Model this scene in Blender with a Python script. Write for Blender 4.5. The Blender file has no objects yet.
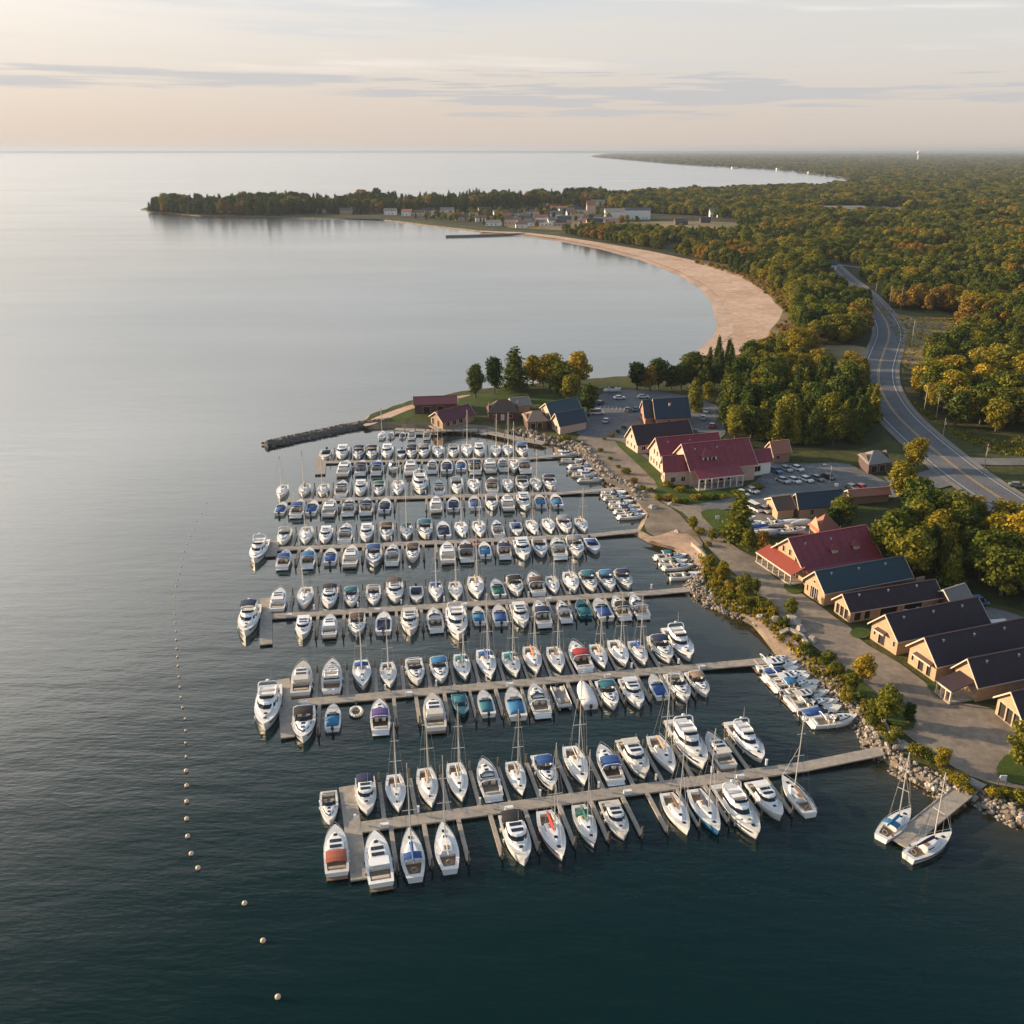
import bpy, math, random
from mathutils import Vector, Matrix, noise
from mathutils.geometry import tessellate_polygon
R = math.radians
rnd = random.Random(7)
scn = bpy.context.scene
col = scn.collection

# ------------------------------------------------------------------ camera, sky, sun, exposure
CAM_H, FPX, CX = 90.0, 950.0, 512.0
PITCH = math.atan(362/950)
cam_d = bpy.data.cameras.new('camera'); cam = bpy.data.objects.new('camera', cam_d); col.objects.link(cam)
cam.location = (0, 0, CAM_H); cam.rotation_euler = (math.pi/2-PITCH, 0, 0)
cam_d.sensor_width = 36; cam_d.lens = 36*FPX/1024; cam_d.clip_start = 1; cam_d.clip_end = 150000
scn.camera = cam
SUN_EL, SUN_AZ = 13.0, -74.0      # azimuth from +Y (view direction), negative = to the left
sd = Vector((math.sin(R(SUN_AZ))*math.cos(R(SUN_EL)), math.cos(R(SUN_AZ))*math.cos(R(SUN_EL)), math.sin(R(SUN_EL))))
sl = bpy.data.lights.new('sun', 'SUN'); sun = bpy.data.objects.new('sun', sl); col.objects.link(sun)
sl.energy = 5.0; sl.angle = R(0.6); sl.color = (1.0, 0.745, 0.47)
sun.rotation_euler = sd.to_track_quat('Z', 'Y').to_euler()
scn.view_settings.view_transform = 'Standard'; scn.view_settings.look = 'None'
scn.view_settings.exposure = 0.84; scn.view_settings.gamma = 1
scn.render.engine = 'CYCLES'
scn.cycles.use_denoising = True
scn.cycles.max_bounces = 6; scn.cycles.diffuse_bounces = 2; scn.cycles.glossy_bounces = 3
scn.cycles.transmission_bounces = 2; scn.cycles.volume_bounces = 1; scn.cycles.transparent_max_bounces = 4
scn.cycles.caustics_reflective = False; scn.cycles.caustics_refractive = False
scn.cycles.sample_clamp_indirect = 4

def world():
    w = bpy.data.worlds.new('World'); scn.world = w; w.use_nodes = True
    nt = w.node_tree; nt.nodes.clear(); N = nt.nodes.new; Lk = nt.links.new
    out = N('ShaderNodeOutputWorld'); bg = N('ShaderNodeBackground'); bg.inputs['Strength'].default_value = 0.086
    sky = N('ShaderNodeTexSky'); sky.sky_type = 'NISHITA'; sky.sun_disc = False
    sky.sun_elevation = R(SUN_EL); sky.sun_rotation = R(SUN_AZ); sky.air_density = 1.0; sky.dust_density = 2.0; sky.altitude = 90
    tc = N('ShaderNodeTexCoord'); sep = N('ShaderNodeSeparateXYZ'); Lk(tc.outputs['Generated'], sep.inputs[0])
    def m(op, a, b=None, clamp=False):
        n = N('ShaderNodeMath'); n.operation = op; n.use_clamp = clamp
        for i, v in enumerate((a, b)):
            if v is None: continue
            if isinstance(v, (int, float)): n.inputs[i].default_value = v
            else: Lk(v, n.inputs[i])
        return n.outputs[0]
    az = m('ARCTAN2', sep.outputs[0], sep.outputs[1]); el = sep.outputs[2]
    # thin high overcast: pale peach low down, pale blue-grey higher up, brighter towards the sun's side
    ramp = N('ShaderNodeValToRGB'); Lk(m('MULTIPLY', el, 1.2, True), ramp.inputs[0])
    cr = ramp.color_ramp; cr.elements[0].position = 0.0; cr.elements[0].color = (4.6, 3.95, 3.5, 1)
    cr.elements[1].position = 1.0; cr.elements[1].color = (1.35, 2.15, 3.3, 1)
    for p, c in ((0.036, (4.75, 4.2, 3.8, 1)), (0.10, (4.95, 4.7, 4.45, 1)), (0.157, (4.9, 4.85, 4.75, 1)), (0.29, (4.7, 5.0, 5.3, 1)), (0.41, (3.2, 3.9, 4.6, 1)), (0.526, (1.7, 2.5, 3.4, 1)), (0.69, (1.3, 2.05, 3.1, 1))):
        e = cr.elements.new(p); e.color = c
    # sun-side warm lift
    def mixc(f, a, b, bt='MIX'):
        n = N('ShaderNodeMix'); n.data_type = 'RGBA'; n.blend_type = bt
        for s, v in ((0, f), (6, a), (7, b)):
            if isinstance(v, (int, float)): n.inputs[s].default_value = v
            elif isinstance(v, tuple): n.inputs[s].default_value = v
            else: Lk(v, n.inputs[s])
        return n.outputs[2]
    sunside = m('MULTIPLY', m('ADD', m('MULTIPLY', az, -0.75), 0.35, False), 1.0, True)
    veil = mixc(sunside, ramp.outputs[0], (1.09, 1.0, 0.93, 1), 'MULTIPLY')
    base0 = mixc(0.9, sky.outputs[0], veil)
    # broad glow added to the unseen sky at left: lightens water reflections, warm fill
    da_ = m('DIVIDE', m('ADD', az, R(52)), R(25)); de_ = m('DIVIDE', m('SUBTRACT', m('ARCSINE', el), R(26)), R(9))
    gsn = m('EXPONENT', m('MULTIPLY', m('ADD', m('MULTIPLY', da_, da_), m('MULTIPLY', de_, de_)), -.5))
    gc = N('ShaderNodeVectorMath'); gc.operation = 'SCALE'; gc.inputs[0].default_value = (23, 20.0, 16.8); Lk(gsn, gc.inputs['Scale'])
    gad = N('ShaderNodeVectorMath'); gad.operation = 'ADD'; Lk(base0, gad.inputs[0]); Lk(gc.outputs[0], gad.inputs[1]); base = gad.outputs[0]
    # drawn-out cloud streaks, in azimuth / elevation on the sky itself
    def streak(sx, sz, off, lo, hi, det=4, rot=0.0):
        cv = N('ShaderNodeCombineXYZ'); Lk(m('MULTIPLY', az, sx), cv.inputs[0])
        Lk(m('ADD', m('MULTIPLY', el, sz), m('MULTIPLY', az, rot)), cv.inputs[1]); cv.inputs[2].default_value = off
        n = N('ShaderNodeTexNoise'); n.inputs['Scale'].default_value = 1.0; n.inputs['Detail'].default_value = det
        n.inputs['Roughness'].default_value = 0.55; Lk(cv.outputs[0], n.inputs['Vector'])
        mr = N('ShaderNodeMapRange'); mr.interpolation_type = 'SMOOTHSTEP'
        Lk(n.outputs['Fac'], mr.inputs[0]); mr.inputs[1].default_value = lo; mr.inputs[2].default_value = hi
        return mr.outputs[0]
    def band(a, b, c, d):
        x = N('ShaderNodeMapRange'); x.interpolation_type = 'SMOOTHSTEP'; Lk(el, x.inputs[0]); x.inputs[1].default_value = a; x.inputs[2].default_value = b
        y = N('ShaderNodeMapRange'); y.interpolation_type = 'SMOOTHSTEP'; Lk(el, y.inputs[0]); y.inputs[1].default_value = c; y.inputs[2].default_value = d
        y.inputs[3].default_value = 1; y.inputs[4].default_value = 0
        return m('MULTIPLY', x.outputs[0], y.outputs[0])
    def lane(e0, slope, thick, a_in0, a_in1, a_out0, a_out1, nz):
        # one drawn-out cloud bank: an elevation line, a thickness that tapers along it, ragged by noise
        t1 = N('ShaderNodeMapRange'); t1.interpolation_type = 'SMOOTHSTEP'; Lk(az, t1.inputs[0]); t1.inputs[1].default_value = a_in0; t1.inputs[2].default_value = a_in1
        t2 = N('ShaderNodeMapRange'); t2.interpolation_type = 'SMOOTHSTEP'; Lk(az, t2.inputs[0]); t2.inputs[1].default_value = a_out0; t2.inputs[2].default_value = a_out1; t2.inputs[3].default_value = 1; t2.inputs[4].default_value = 0
        env = m('MULTIPLY', t1.outputs[0], t2.outputs[0]); dist = m('ABSOLUTE', m('SUBTRACT', el, m('ADD', m('MULTIPLY', az, slope), e0)))
        q = m('SUBTRACT', m('MULTIPLY', env, thick), dist); q2 = m('ADD', q, m('MULTIPLY', m('SUBTRACT', nz, .5), thick*1.9))
        o = N('ShaderNodeMapRange'); o.interpolation_type = 'SMOOTHSTEP'; Lk(q2, o.inputs[0]); o.inputs[1].default_value = 0; o.inputs[2].default_value = .0075; return m('MULTIPLY', o.outputs[0], m('MULTIPLY', env, 3.0, True))
    nA = streak(7, 150, 3.3, .30, .70, 6); nB = streak(5, 110, 9.3, .30, .70, 6)
    l1 = lane(.0515, -.006, .0150, -.22, .02, .12, .66, nA); l2 = lane(.0640, .010, .0085, -1.6, -.6, -.25, -.10, nB); l3 = lane(.080, .01, .004, .44, .52, .9, 1.3, nB); l4 = lane(.0465, .004, .0035, .0, .2, .45, .56, nB)
    b1 = m('MAXIMUM', m('MAXIMUM', l1, l2), m('MAXIMUM', l3, l4))
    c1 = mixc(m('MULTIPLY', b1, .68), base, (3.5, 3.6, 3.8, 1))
    b2 = m('MULTIPLY', streak(1.6, 26, 8.1, .46, .70, 5, .8), band(.055, .10, .5, .8))
    c2 = mixc(m('MULTIPLY', b2, .8), c1, (4.2, 4.5, 4.8, 1))
    b3 = m('MULTIPLY', streak(3.2, 48, 5.7, .56, .72, 6, 1.4), band(.05, .08, .3, .5))
    c3 = mixc(m('MULTIPLY', b3, .35), c2, (7.4, 6.6, 6.0, 1))
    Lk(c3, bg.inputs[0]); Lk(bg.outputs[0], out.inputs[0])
world()

# ------------------------------------------------------------------ helpers
def P(x, y, z=0.0):
    """ground point (at height z) seen at a pixel of the photograph"""
    a = (x-CX)/FPX; b = -(y-512)/FPX
    dy = math.cos(PITCH)+b*math.sin(PITCH); dz = -math.sin(PITCH)+b*math.cos(PITCH)
    t = (z-CAM_H)/dz
    return Vector((a*t, dy*t, z))
def proj(v):
    y = v[1]; z = v[2]-CAM_H
    d = y*math.cos(PITCH)-z*math.sin(PITCH); u = y*math.sin(PITCH)+z*math.cos(PITCH)
    return CX+FPX*v[0]/d, 512-FPX*u/d, d

_m = {}
def mat(name, c, rough=.7, metal=0, noise_s=None, var=.15, bump=0, bs=None, spec=.5, coat=0):
    if name in _m: return _m[name]
    m = bpy.data.materials.new(name); m.use_nodes = True; nt = m.node_tree; b = nt.nodes['Principled BSDF']
    b.inputs['Roughness'].default_value = rough; b.inputs['Metallic'].default_value = metal
    b.inputs['Specular IOR Level'].default_value = spec; b.inputs['Coat Weight'].default_value = coat
    b.inputs['Base Color'].default_value = (*c, 1)
    if noise_s:
        tc = nt.nodes.new('ShaderNodeTexCoord'); n = nt.nodes.new('ShaderNodeTexNoise'); n.inputs['Scale'].default_value = noise_s; n.inputs['Detail'].default_value = 6
        nt.links.new(tc.outputs['Object'], n.inputs[0])
        r = nt.nodes.new('ShaderNodeMapRange'); nt.links.new(n.outputs['Fac'], r.inputs[0]); r.inputs[1].default_value = .3; r.inputs[2].default_value = .7
        r.inputs[3].default_value = 1-var; r.inputs[4].default_value = 1+var
        v = nt.nodes.new('ShaderNodeVectorMath'); v.operation = 'SCALE'; v.inputs[0].default_value = c; nt.links.new(r.outputs[0], v.inputs['Scale'])
        nt.links.new(v.outputs[0], b.inputs['Base Color'])
        if bump:
            bp = nt.nodes.new('ShaderNodeBump'); bp.inputs['Distance'].default_value = bump; nt.links.new(n.outputs['Fac'], bp.inputs['Height']); nt.links.new(bp.outputs[0], b.inputs['Normal'])
    _m[name] = m; return m

class MB:
    def __init__(s): s.v = []; s.f = []
    def add(s, vs, fs):
        o = len(s.v); s.v += [tuple(v) for v in vs]; s.f += [tuple(o+i for i in f) for f in fs]; return s
    def box(s, c, d, rz=0, mt=None):
        vs = []
        for x in (-.5, .5):
            for y in (-.5, .5):
                for z in (-.5, .5):
                    p = Vector((x*d[0], y*d[1], z*d[2]))
                    if mt: p = mt @ p
                    if rz: p = Matrix.Rotation(rz, 3, 'Z') @ p
                    vs.append(p+Vector(c))
        return s.add(vs, [(0,1,3,2), (4,6,7,5), (0,4,5,1), (2,3,7,6), (0,2,6,4), (1,5,7,3)])
    def obox(s, p0, p1, w, h):      # bar from p0 to p1 (top surface centre line), width w, thickness h
        p0, p1 = Vector(p0), Vector(p1); d = p1-p0; u = d.normalized(); n = Vector((-u.y, u.x, 0)).normalized()*w/2; dn = Vector((0, 0, -h))
        vs = [p0-n, p0+n, p1+n, p1-n]; vs += [v+dn for v in vs]
        return s.add(vs, [(3,2,1,0), (4,5,6,7), (0,1,5,4), (1,2,6,5), (2,3,7,6), (3,0,4,7)])
    def tube(s, p0, p1, r0, r1=None, n=6):
        p0, p1 = Vector(p0), Vector(p1); r1 = r0 if r1 is None else r1; d = (p1-p0).normalized()
        a = d.orthogonal().normalized(); b = d.cross(a); vs = []
        for p, r in ((p0, r0), (p1, r1)):
            for i in range(n):
                t = 2*math.pi*i/n; vs.append(p+a*r*math.cos(t)+b*r*math.sin(t))
        return s.add(vs, [(i, (i+1) % n, n+(i+1) % n, n+i) for i in range(n)]+[tuple(range(n))[::-1], tuple(range(n, 2*n))])
    def path(s, pts, r, n=5):
        for a, b in zip(pts, pts[1:]): s.tube(a, b, r, r, n)
        return s
    def loft(s, rings, cap=True, closed=True):
        n = len(rings[0]); o = len(s.v)
        for r in rings: s.v += [tuple(p) for p in r]
        for k in range(len(rings)-1):
            for i in range(n if closed else n-1):
                j = (i+1) % n; s.f.append((o+k*n+i, o+k*n+j, o+(k+1)*n+j, o+(k+1)*n+i))
        if cap and closed:
            s.f.append(tuple(o+i for i in range(n))[::-1]); s.f.append(tuple(o+(len(rings)-1)*n+i for i in range(n)))
        return s
    def ball(s, c, r, n=8, m=6, sz=1):
        rings = []
        for k in range(1, m):
            ph = math.pi*k/m-math.pi/2
            rings.append([(c[0]+r*math.cos(ph)*math.cos(2*math.pi*i/n), c[1]+r*math.cos(ph)*math.sin(2*math.pi*i/n), c[2]+sz*r*math.sin(ph)) for i in range(n)])
        return s.loft(rings)
    def mesh(s, name, m, smooth=False, fix=True):
        me = bpy.data.meshes.new(name); me.from_pydata(s.v, [], s.f)
        if fix:
            import bmesh
            b = bmesh.new(); b.from_mesh(me); bmesh.ops.recalc_face_normals(b, faces=b.faces); b.to_mesh(me); b.free()
        if m: me.materials.append(m)
        if smooth: me.shade_smooth()
        return me
    def build(s, name, m, parent=None, smooth=False, fix=True):
        o = bpy.data.objects.new(name, s.mesh(name, m, smooth, fix)); col.objects.link(o)
        if parent: o.parent = parent
        return o
LABELS = {}
def tag(o, label=None, cat=None, group=None, kind=None):
    if label: o['label'] = label; LABELS.setdefault(label, []).append(o)
    if cat: o['category'] = cat
    if group: o['group'] = group
    if kind: o['kind'] = kind
    return o
def empty(name, loc=(0, 0, 0), rz=0):
    o = bpy.data.objects.new(name, None); col.objects.link(o); o.location = loc; o.rotation_euler = (0, 0, rz); o.empty_display_size = .5
    return o
def copy_tree(o, parent=None):
    c = o.copy(); col.objects.link(c); c.parent = parent
    for k in ('label',):
        if parent is None and k in c: del c[k]
    for ch in KIDS.get(o.name, []): copy_kid(ch, c)
    return c
KIDS = {}
def copy_kid(ch, parent):
    c = ch.copy(); col.objects.link(c); c.parent = parent
    for g in KIDS.get(ch.name, []): copy_kid(g, c)
def index_kids(root):
    def rec(o):
        KIDS[o.name] = list(o.children)
        for c in o.children: rec(c)
    rec(root)
def finish(root):                    # remember a prototype's parts for copying
    bpy.context.view_layer.update(); index_kids(root)
def inside(p, poly):
    x, y = p[0], p[1]; c = False; n = len(poly)
    for i in range(n):
        a, b = poly[i], poly[i-1]
        if (a[1] > y) != (b[1] > y) and x < (b[0]-a[0])*(y-a[1])/(b[1]-a[1])+a[0]: c = not c
    return c
ORD = ['first', 'second', 'third', 'fourth', 'fifth', 'sixth', 'seventh', 'eighth', 'ninth', 'tenth', 'eleventh', 'twelfth', 'thirteenth', 'fourteenth', 'fifteenth', 'sixteenth', 'seventeenth', 'eighteenth', 'nineteenth', 'twentieth',
       'twenty-first', 'twenty-second', 'twenty-third', 'twenty-fourth', 'twenty-fifth', 'twenty-sixth', 'twenty-seventh', 'twenty-eighth', 'twenty-ninth', 'thirtieth', 'thirty-first', 'thirty-second', 'thirty-third', 'thirty-fourth', 'thirty-fifth', 'thirty-sixth', 'thirty-seventh', 'thirty-eighth', 'thirty-ninth', 'fortieth', 'forty-first', 'forty-second', 'forty-third', 'forty-fourth', 'forty-fifth']
ORD += [f'forty-{o}' for o in ('sixth', 'seventh', 'eighth', 'ninth')]+['fiftieth']+[f'fifty-{o}' for o in ORD[:9]]
def smooth_poly(pts, it=1):
    for _ in range(it):
        q = []
        for i in range(len(pts)):
            a, b = Vector(pts[i]), Vector(pts[(i+1) % len(pts)]); q += [a.lerp(b, .25), a.lerp(b, .75)]
        pts = q
    return pts

# ------------------------------------------------------------------ ground materials
def ground_mat(name, cols, scale, rough=.95, bump=.0, patch=None):
    m = bpy.data.materials.new(name); m.use_nodes = True; nt = m.node_tree; b = nt.nodes['Principled BSDF']; b.inputs['Roughness'].default_value = rough; b.inputs['Specular IOR Level'].default_value = .2
    tc = nt.nodes.new('ShaderNodeTexCoord')
    def nz(s, d=6, r=.6):
        n = nt.nodes.new('ShaderNodeTexNoise'); n.inputs['Scale'].default_value = s; n.inputs['Detail'].default_value = d; n.inputs['Roughness'].default_value = r
        nt.links.new(tc.outputs['Object'], n.inputs[0]); return n.outputs['Fac']
    n1 = nz(scale); r = nt.nodes.new('ShaderNodeValToRGB'); nt.links.new(n1, r.inputs[0]); e = r.color_ramp.elements
    k = len(cols); e[0].position = .3; e[0].color = (*cols[0], 1); e[1].position = .7; e[1].color = (*cols[-1], 1)
    for i in range(1, k-1):
        x = e.new(.3+.4*i/(k-1)); x.color = (*cols[i], 1)
    n2 = nz(scale*12, 3); mr = nt.nodes.new('ShaderNodeMapRange'); nt.links.new(n2, mr.inputs[0]); mr.inputs[1].default_value = .3; mr.inputs[2].default_value = .7; mr.inputs[3].default_value = .78; mr.inputs[4].default_value = 1.2
    v = nt.nodes.new('ShaderNodeVectorMath'); v.operation = 'SCALE'; nt.links.new(r.outputs[0], v.inputs[0]); nt.links.new(mr.outputs[0], v.inputs['Scale'])
    nt.links.new(v.outputs[0], b.inputs['Base Color'])
    if bump:
        bp = nt.nodes.new('ShaderNodeBump'); bp.inputs['Distance'].default_value = bump; nt.links.new(n2, bp.inputs['Height']); nt.links.new(bp.outputs[0], b.inputs['Normal'])
    return m
M_GRASS = ground_mat('meadow', [(.030, .042, .014), (.055, .065, .018), (.10, .088, .030)], .05, bump=.3)
M_LAWN = ground_mat('lawn', [(.040, .068, .012), (.075, .105, .018)], .25, bump=.05)
M_FLOOR = ground_mat('forest_floor', [(.016, .024, .010), (.035, .040, .014), (.06, .052, .02)], .02)
M_GRAVEL = ground_mat('gravel', [(.15, .13, .11), (.235, .195, .155), (.30, .25, .19)], .06, bump=.02)
M_LOT = ground_mat('worn_asphalt', [(.11, .115, .125), (.15, .15, .155), (.20, .19, .18)], .07, bump=.01)
M_ROAD = ground_mat('asphalt', [(.11, .115, .125), (.15, .155, .165)], .15)
M_SHOULDER = ground_mat('road_shoulder', [(.18, .165, .15), (.26, .235, .20)], .2)
M_SAND = ground_mat('sand', [(.44, .285, .19), (.55, .38, .27), (.62, .45, .34)], .03, bump=.08)
M_SCRUB = ground_mat('scrub', [(.09, .075, .03), (.20, .15, .075), (.30, .22, .13)], .10, bump=.2)
M_FIELD = ground_mat('dry_field', [(.10, .10, .04), (.22, .17, .08), (.30, .22, .12)], .012)
M_SOIL = ground_mat('shore_soil', [(.14, .115, .085), (.24, .19, .14), (.32, .26, .20)], .2, bump=.15)
M_ROCK = mat('rock', (.34, .30, .265), .9, noise_s=.35, var=.5, bump=.1)
M_PAINTW = mat('road_paint_white', (.62, .62, .6), .7); M_PAINTY = mat('road_paint_yellow', (.62, .38, .10), .7)

GZ = 1.2     # height of the land above the water
SHORE_PX = [(1100, 850), (1024, 822), (985, 801), (962, 797), (934, 787), (905, 771), (888, 757), (876, 742), (862, 722), (850, 706), (831, 690), (815, 676), (799, 662), (782, 653), (768, 636), (757, 625), (742, 615), (711, 604), (694, 591), (698, 580), (703, 572), (694, 560), (677, 549), (655, 541), (640, 535), (644, 524), (650, 517), (640, 505), (632, 493), (618, 486), (602, 479), (592, 465), (582, 452), (574, 446), (556, 443), (539, 441), (530, 436), (510, 435), (487, 429), (463, 427), (430, 428), (395, 427), (372, 428), (362, 424), (378, 415), (410, 404), (435, 400), (460, 394), (520, 388), (575, 383), (592, 381), (626, 379), (660, 372), (690, 366), (706, 360), (708, 356), (722, 345), (733, 334), (734, 321), (722, 298), (706, 284), (680, 271), (640, 256), (600, 246), (555, 238), (520, 233.8), (480, 231.7), (430, 226), (400, 222), (380, 220), (330, 219), (260, 217.5), (200, 216), (160, 213), (141, 210), (150, 207), (200, 205.5), (260, 204), (400, 203), (480, 201), (540, 198.5), (600, 196), (660, 192.5), (720, 190), (780, 188), (830, 186.5), (868, 182.5), (872, 180.8), (858, 179), (830, 175.5), (779, 169.2), (740, 167.2), (700, 165.4), (660, 162.2), (620, 159), (592, 156.6), (600, 154.6), (660, 153.2), (800, 152.2)]
shore = [P(x, y, 0) for x, y in SHORE_PX]
shore += [Vector((50000, 50000, 0)), Vector((60000, 0, 0)), Vector((3000, -400, 0)), Vector((200, -200, 0))]
SH2 = [(v.x, v.y) for v in shore]
def sheet(name, pts, z, m, kind='structure'):
    vs = [Vector((p[0], p[1], z)) for p in pts]; tri = tessellate_polygon([vs])
    mb = MB(); mb.add(vs, tri); o = mb.build(name, m)
    if o.data.polygons[0].normal.z < 0: o.data.flip_normals()
    return tag(o, kind=kind)
def psheet(name, px, z, m, sm=1):
    pts = [P(x, y, z) for x, y in px]; pts = smooth_poly(pts, sm) if sm else pts
    return sheet(name, pts, z, m)
def jag(pts, step, amp, seed, n):
    out = []
    for i in range(n):
        if BEACH0 <= i < BEACH1: out.append(pts[i]); continue
        a, b = pts[i], pts[i+1]; L = (b-a).length
        k = max(1, min(60, int(L/step)))
        d = (b-a)/max(L, 1e-6); nn = Vector((-d.y, d.x, 0))
        for j in range(k):
            p = a.lerp(b, j/k); s = min(amp, L*.3)
            out.append(p+nn*s*noise.noise(Vector((p.x/step/2, p.y/step/2, seed))))
    return out
nl = len(SHORE_PX)-1
BEACH0, BEACH1 = SHORE_PX.index((706, 360)), SHORE_PX.index((480, 231.7))
fine = jag(shore, 4.0, 1.6, 1.0, nl)
edge = fine+shore[nl:]
ground = sheet('ground', edge, GZ, M_GRASS)
# the bank: from the land edge down under the water
def bank():
    mb = MB(); n = len(fine)
    area = sum(edge[i-1].x*edge[i].y-edge[i].x*edge[i-1].y for i in range(len(edge)))
    sg = 1 if area > 0 else -1
    off = []
    for i in range(n):
        a, b = edge[i-1] if i else edge[0], edge[i+1]; d = (b-a).normalized(); off.append(Vector((d.y, -d.x, 0))*sg)
    r0, r1 = [], []
    for i in range(n):
        w = 3.0; p = fine[i]; r0.append((p.x, p.y, GZ)); q = p+off[i]*w; r1.append((q.x, q.y, -1.2))
    mb.loft([r0, r1], cap=False, closed=False)
    tag(mb.build('shore', M_SOIL), kind='structure')
bank()
psheet('forest_ground', [(900, 500), (1000, 516), (1100, 560), (1100, 640), (1010, 605), (955, 598), (900, 588), (862, 560), (872, 530)], GZ+.02, M_FLOOR)
psheet('woodland_ground', [(560, 234), (600, 241), (640, 249), (700, 261), (740, 273), (766, 289), (782, 302), (790, 330), (868, 350), (872, 320), (850, 296), (858, 290), (880, 308), (950, 312), (945, 345), (905, 368), (895, 395), (930, 420), (1300, 450), (1500, 165), (872, 179), (868, 186), (780, 190), (600, 199), (540, 203), (620, 215), (560, 233)], GZ+.03, M_FLOOR, 0)
psheet('headland_ground', [(146, 210.5), (260, 205.5), (480, 203), (545, 203), (480, 216), (400, 220), (330, 218), (260, 216.8), (200, 215.2), (160, 212.5)], GZ+.04, M_FLOOR, 0)
psheet('grove_ground', [(708, 400), (740, 380), (800, 372), (866, 380), (884, 425), (880, 448), (800, 452), (735, 446), (712, 425)], GZ+.05, M_FLOOR)
psheet('field', [(590, 222), (745, 221), (775, 232), (700, 236), (600, 233)], GZ+.07, M_FIELD)
psheet('village_ground', [(400, 218), (480, 213), (560, 207), (610, 208), (640, 222), (600, 229), (560, 232), (500, 229), (440, 222.5)], GZ+.06, M_FLOOR, 0)
psheet('village_clearing', [(500, 224), (540, 221), (600, 222), (632, 225), (600, 228.5), (560, 230), (510, 228)], GZ+.09, M_FIELD, 0)
psheet('far_field', [(865, 207), (965, 204), (990, 206), (870, 210)], GZ+.35, M_FIELD, 0)
FIELDS = [[(895, 250), (955, 248), (975, 252), (930, 256), (898, 255)], [(835, 231), (905, 230), (915, 234), (850, 236)], [(940, 223), (1010, 222), (1030, 226), (950, 227)], [(762, 243), (800, 242), (806, 246), (770, 248)], [(975, 276), (1020, 274), (1040, 280), (985, 283)], [(905, 270), (935, 269), (940, 274), (910, 275)]]
for q in FIELDS: psheet('field', q, GZ+.08, M_FIELD)
# beach
beach_px = [(480, 231.8), (520, 234), (555, 238.2), (600, 246.2), (640, 256.2), (680, 271.3), (705, 284.4), (721, 298.2), (733, 321), (732, 334), (721, 345), (707, 356), (706, 362), (718, 362), (740, 354), (757, 343), (772, 334), (788, 315), (780, 301), (763, 289), (739, 274), (701, 262), (650, 251), (600, 242.5), (555, 235.5), (520, 232), (480, 231)]
psheet('beach', beach_px, GZ+.10, M_SAND, 0)
def beach_slope():
    px = [(480, 233.2), (520, 236), (555, 240.5), (600, 249.5), (640, 260.5), (680, 276.5), (700, 288.6), (712, 301.5), (722, 321.5), (721, 332), (712, 342), (700, 351.5), (699, 356)]
    inn = SHORE_PX[BEACH0:BEACH1+1][::-1]
    a, b = [], []
    for i, (x, y) in enumerate(px):
        e = P(*inn[i], 0); q = P(x, y, 0); d = (q-e).normalized(); e = e-d*.6; a.append((e.x, e.y, GZ+.12)); q = q+d*6; b.append((q.x, q.y, -.3))
    tag(MB().loft([a, b], cap=False, closed=False).build('beach_slope', ground_mat('wet_sand', [(.30, .20, .14), (.38, .27, .19), (.46, .33, .25)], .04, .5)), kind='structure')
beach_slope()
psheet('dune_scrub', [(690, 258), (740, 272), (758, 286), (771, 297), (775, 303), (783, 310), (779, 320), (770, 330), (768, 338), (757, 347), (735, 360), (800, 368), (815, 345), (808, 318), (800, 292), (768, 279), (740, 266)], GZ+.13, M_SCRUB, 0)
psheet('point_meadow', [(470, 394), (575, 386), (600, 392), (590, 410), (575, 408), (555, 405), (500, 408), (456, 404), (418, 409), (412, 418), (390, 422), (384, 418), (440, 402)], GZ+.04, M_LAWN)
psheet('point_sand', [(362, 424), (380, 415), (412, 404), (440, 399), (470, 394), (470, 396), (440, 402), (416, 407), (384, 420), (366, 427)], GZ+.08, M_SAND)
psheet('roadside_meadow', [(868, 300), (905, 318), (958, 318), (960, 350), (925, 362), (903, 372), (897, 340), (885, 318)], GZ+.05, M_FIELD)
psheet('clearing', [(760, 372), (812, 368), (830, 372), (790, 380)], GZ+.08, M_FIELD)
psheet('east_meadow', [(815, 345), (868, 345), (872, 360), (866, 374), (820, 366)], GZ+.08, M_FIELD)
# paved and gravel areas
psheet('gravel_yard', [(572, 437), (600, 434), (622, 432), (648, 455), (672, 482), (664, 492), (700, 503), (745, 487), (770, 476), (800, 500), (780, 520), (760, 505), (735, 505), (714, 509), (706, 516), (712, 526), (726, 540), (745, 553), (762, 560), (790, 583), (803, 595), (822, 607), (836, 618), (852, 628), (862, 642), (895, 660), (912, 672), (935, 690), (955, 702), (985, 706), (1000, 712), (1100, 720), (1100, 800), (1060, 800), (1024, 790), (990, 783), (965, 774), (930, 752), (910, 738), (885, 716), (862, 690), (845, 670), (822, 652), (800, 636), (785, 620), (765, 602), (742, 580), (720, 561), (706, 545), (694, 530), (688, 515), (664, 503), (640, 489), (612, 462), (590, 446)], GZ+.12, M_GRAVEL)
psheet('parking_lot', [(594, 393), (640, 388), (700, 398), (722, 408), (728, 432), (716, 442), (690, 444), (640, 432), (616, 436), (582, 438), (574, 430), (592, 415)], GZ+.14, M_LOT)
psheet('parking_lot_south', [(768, 461), (800, 464), (845, 462), (862, 470), (896, 486), (912, 488), (905, 497), (860, 500), (790, 505), (770, 506), (716, 510), (702, 512), (700, 504), (738, 490), (762, 478)], GZ+.16, M_LOT)
psheet('boat_yard', [(748, 505), (790, 503), (850, 510), (850, 526), (800, 538), (760, 536)], GZ+.18, M_LOT)
psheet('driveway', [(940, 601), (985, 606), (1010, 612), (1060, 630), (1060, 642), (1010, 625), (975, 616), (950, 616)], GZ+.2, M_LOT)
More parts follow.
